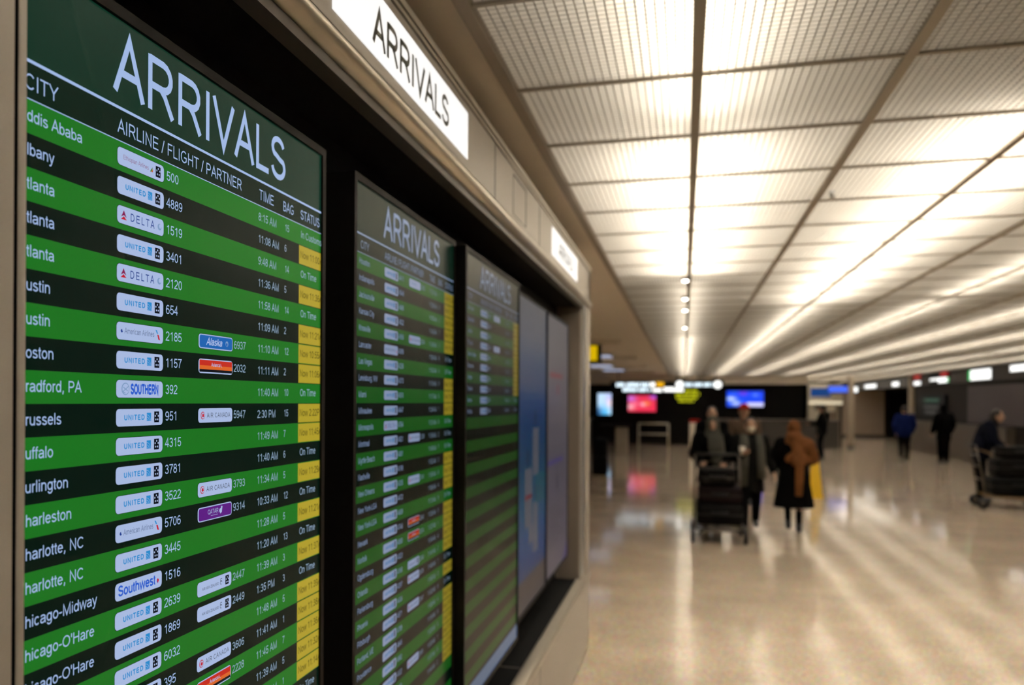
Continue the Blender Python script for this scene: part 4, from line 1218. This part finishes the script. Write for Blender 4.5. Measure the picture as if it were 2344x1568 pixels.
b = MB().use(glow('blue_strip', srgb(70, 110, 250), 1.1)); b.quad((5.32, 35.337, 2.10), (6.18, 35.337, 2.10), (6.18, 35.337, 2.32), (5.32, 35.337, 2.32)); b.use(LITW); b.quad((6.18, 35.336, 2.10), (6.34, 35.336, 2.10), (6.34, 35.336, 2.3), (6.18, 35.336, 2.3)); put('sign_face', b, t)
for xx in (5.45, 6.2):
    b = MB().use(M_BRONZE); b.tube([(xx, 35.4, 2.34), (xx, 35.4, HC - .012)], .012, 8); put('hanger', b, t)
for x, y, lab in ((6.05, 35.0, 'slender cream column between the kiosk and the brown shutter'), (8.02, 34.55, 'cream column at the end of the right hand wall')):
    t = thing('column', lab, 'column', (x, y, 0)); b = MB().use(M_COLUMN); b.bbox(x - .10, x + .10, y - .10, y + .10, .12, 2.715, .02); put('shaft', b, t)
    b = MB().use(M_BRONZE); b.box(x - .11, x + .11, y - .11, y + .11, 0, .12); put('base', b, t)
t = thing('roller_shutter', 'closed brown roller shutter beyond the slender column', 'shutter', (8.6, 46.4, 0))
b = MB().use(mat('shutter_brown', (.34, .26, .19), .5, noise=.1, scale=3))
for i in range(22): b.box(7.1, 9.55, 46.40, 46.46, .12 + .1 * i, .12 + .1 * i + .094)
put('curtain', b, t)
b = MB().use(M_BRONZE); b.box(7.05, 9.6, 46.38, 46.48, 0, .12); put('bottom_bar', b, t)
mb = MB().use(M_BLACK); mb.box(9.75, 11.2, 46.40, 46.49, 0, 2.25); struct('door_1', mb)
t = thing('information_board', 'black information board with faint green heading above the beige counter front', 'board', (7.99, 31.7, 1.1))
b = MB().use(M_SIGNB); b.box(7.96, 8.045, 30.25, 33.1, 1.12, 1.97); put('panel', b, t)
for z, m_, ya, yb, s_ in ((1.74, glow('board_green', srgb(60, 100, 80), .8), 30.9, 32.6, 1), (1.52, glow('board_grey', srgb(86, 84, 80), .7), 31.0, 32.6, 2), (1.34, glow('board_grey', srgb(86, 84, 80), .7), 31.2, 32.5, 3)):
    b = MB().use(m_); y = ya; rnd = random.Random(s_)
    while y < yb:
        w = rnd.uniform(.06, .12); b.quad((7.957, y, z), (7.957, y + w, z), (7.957, y + w, z + .11), (7.957, y, z + .11)); y += w + .04
    put('text_line', b, t)
t = thing('wall_patch', 'large mauve poster on the right wall above the leaning person', 'patch', (8.03, 25.2, 1.1))
b = MB().use(mat('patch_mauve', (.050, .039, .042), .6, noise=.2, scale=2)); b.box(8.02, 8.047, 23.2, 28.2, 1.12, 2.2); put('sheet', b, t)  # flat mauve slab, paler than the wall around it
# small lit signs along the right fascia
XS = XR - .10
for lab, ya, yb, za, zb, cols in (
        ('white lit sign nearest the blue kiosk strip on the right fascia', 40.2, 42.6, 2.36, 2.52, [(0, 1, 'w')]),
        ('round white lamp on the right fascia left of the cream column', 36.2, 37.3, 2.36, 2.52, [(0, 1, 'w')]),
        ('lit sign with a red top above a white lower half by the cream column', 33.1, 34.0, 2.34, 2.70, [(0, 1, 'wb'), (0, 1, 'rt')]),
        ('lit sign with green edge under a second red block on the fascia', 29.8, 31.9, 2.36, 2.70, [(.0, .55, 'w'), (.5, 1, 'w2'), (0, .08, 'g'), (.05, .42, 'rt')]),
        ('largest white lit sign with a green left edge on the right fascia', 26.0, 27.9, 2.36, 2.64, [(0, .9, 'wf'), (.9, 1, 'gf')]),
        ('white lit sign at the right edge of the photo', 23.4, 24.6, 2.50, 2.64, [(0, 1, 'w')])):
    t = thing('lightbox_sign', lab, 'sign', (XS, (ya + yb) / 2, za), 'small lit signs along the right fascia')
    b = MB().use(M_SIGNB); b.box(XS, XR - .082, ya, yb, za - .02, min(zb + .02, 2.712)); put('panel', b, t)
    b = MB()
    for f0, f1, k in cols:
        y0, y1 = ya + (yb - ya) * f0, ya + (yb - ya) * f1
        m_ = glow('sign_red', srgb(170, 12, 20), .9) if k[0] == 'r' else glow('sign_green', srgb(20, 190, 90), 1.0) if k[0] == 'g' else LITW
        z0, z1 = {'w': (za, za + .15), 'w2': (za + .08, za + .15), 'wb': (za, za + .12), 'wf': (za, zb), 'gf': (za, zb), 'rt': (zb - .15, zb), 'g': (za, za + .15)}[k]
        xx = XS - (.002 if k[0] == 'w' else .004); b.use(m_)
        b.quad((xx, y0, z0), (xx, y1, z0), (xx, y1, z1), (xx, y0, z1))
    put('sign_face', b, t)
# cool ceiling panels in the plain soffit on the left
for i, (x, y, lab) in enumerate(((-1.9, 19.6, 'cool white ceiling panel light just past the yellow sign'), (-2.3, 24.6, 'second cool white ceiling panel light further down the left soffit'), (-2.2, 28.0, 'third cool white ceiling panel light over the left hanging sign'))):
    t = thing('ceiling_light', lab, 'ceiling light', (x, y, 2.70), 'cool panel lights in the left soffit')
    b = MB().use(M_BEIGE); b.box(x - .36, x + .36, y - .75, y + .75, 2.705, 2.73); put('frame', b, t)
    b = MB().use(glow('panel_cool', (.42, .46, .62), 1.0)); b.quad((x - .32, y - .7, 2.7035), (x + .32, y - .7, 2.7035), (x + .32, y + .7, 2.7035), (x - .32, y + .7, 2.7035)); put('diffuser', b, t)

# glowing beads added for light leaking past the first main runner, and a sprinkler head
for i, (y, w_) in enumerate(((7.40, 'nearest'), (8.72, 'second nearest'), (9.80, 'third nearest'), (12.1, 'farthest'))):
    t = thing('leak_glow', w_ + ' of the four tiny glows standing in for light leaks along the first ceiling runner', 'ceiling light', (.005, y, 2.70), 'tiny light leak glows along the first ceiling runner')
    b = MB().use(M_BAR); b.tube([(.005, y, 2.700), (.005, y, 2.7215)], [.030, .034], 14); put('ring', b, t)
    b = MB().use(glow('leak_light', (1, .98, .92), 9.0)); b.ell((.005, y, 2.699), .026, .026, .014, 12, 8); put('lamp', b, t)  # bead glows in place of a light leak beside the runner
t = thing('sprinkler_head', 'tiny pale sprinkler head beside the second ceiling runner', 'sprinkler', (.70, 4.58, 2.69))
b = MB().use(M_STEEL); b.tube([(.70, 4.58, 2.695), (.70, 4.58, 2.733)], [.010, .016], 10); put('stem', b, t)
b = MB().use(mat('paper_white', (.75, .70, .62), .6)); b.tube([(.70, 4.58, 2.690), (.70, 4.58, 2.695)], .02, 12); put('deflector', b, t)
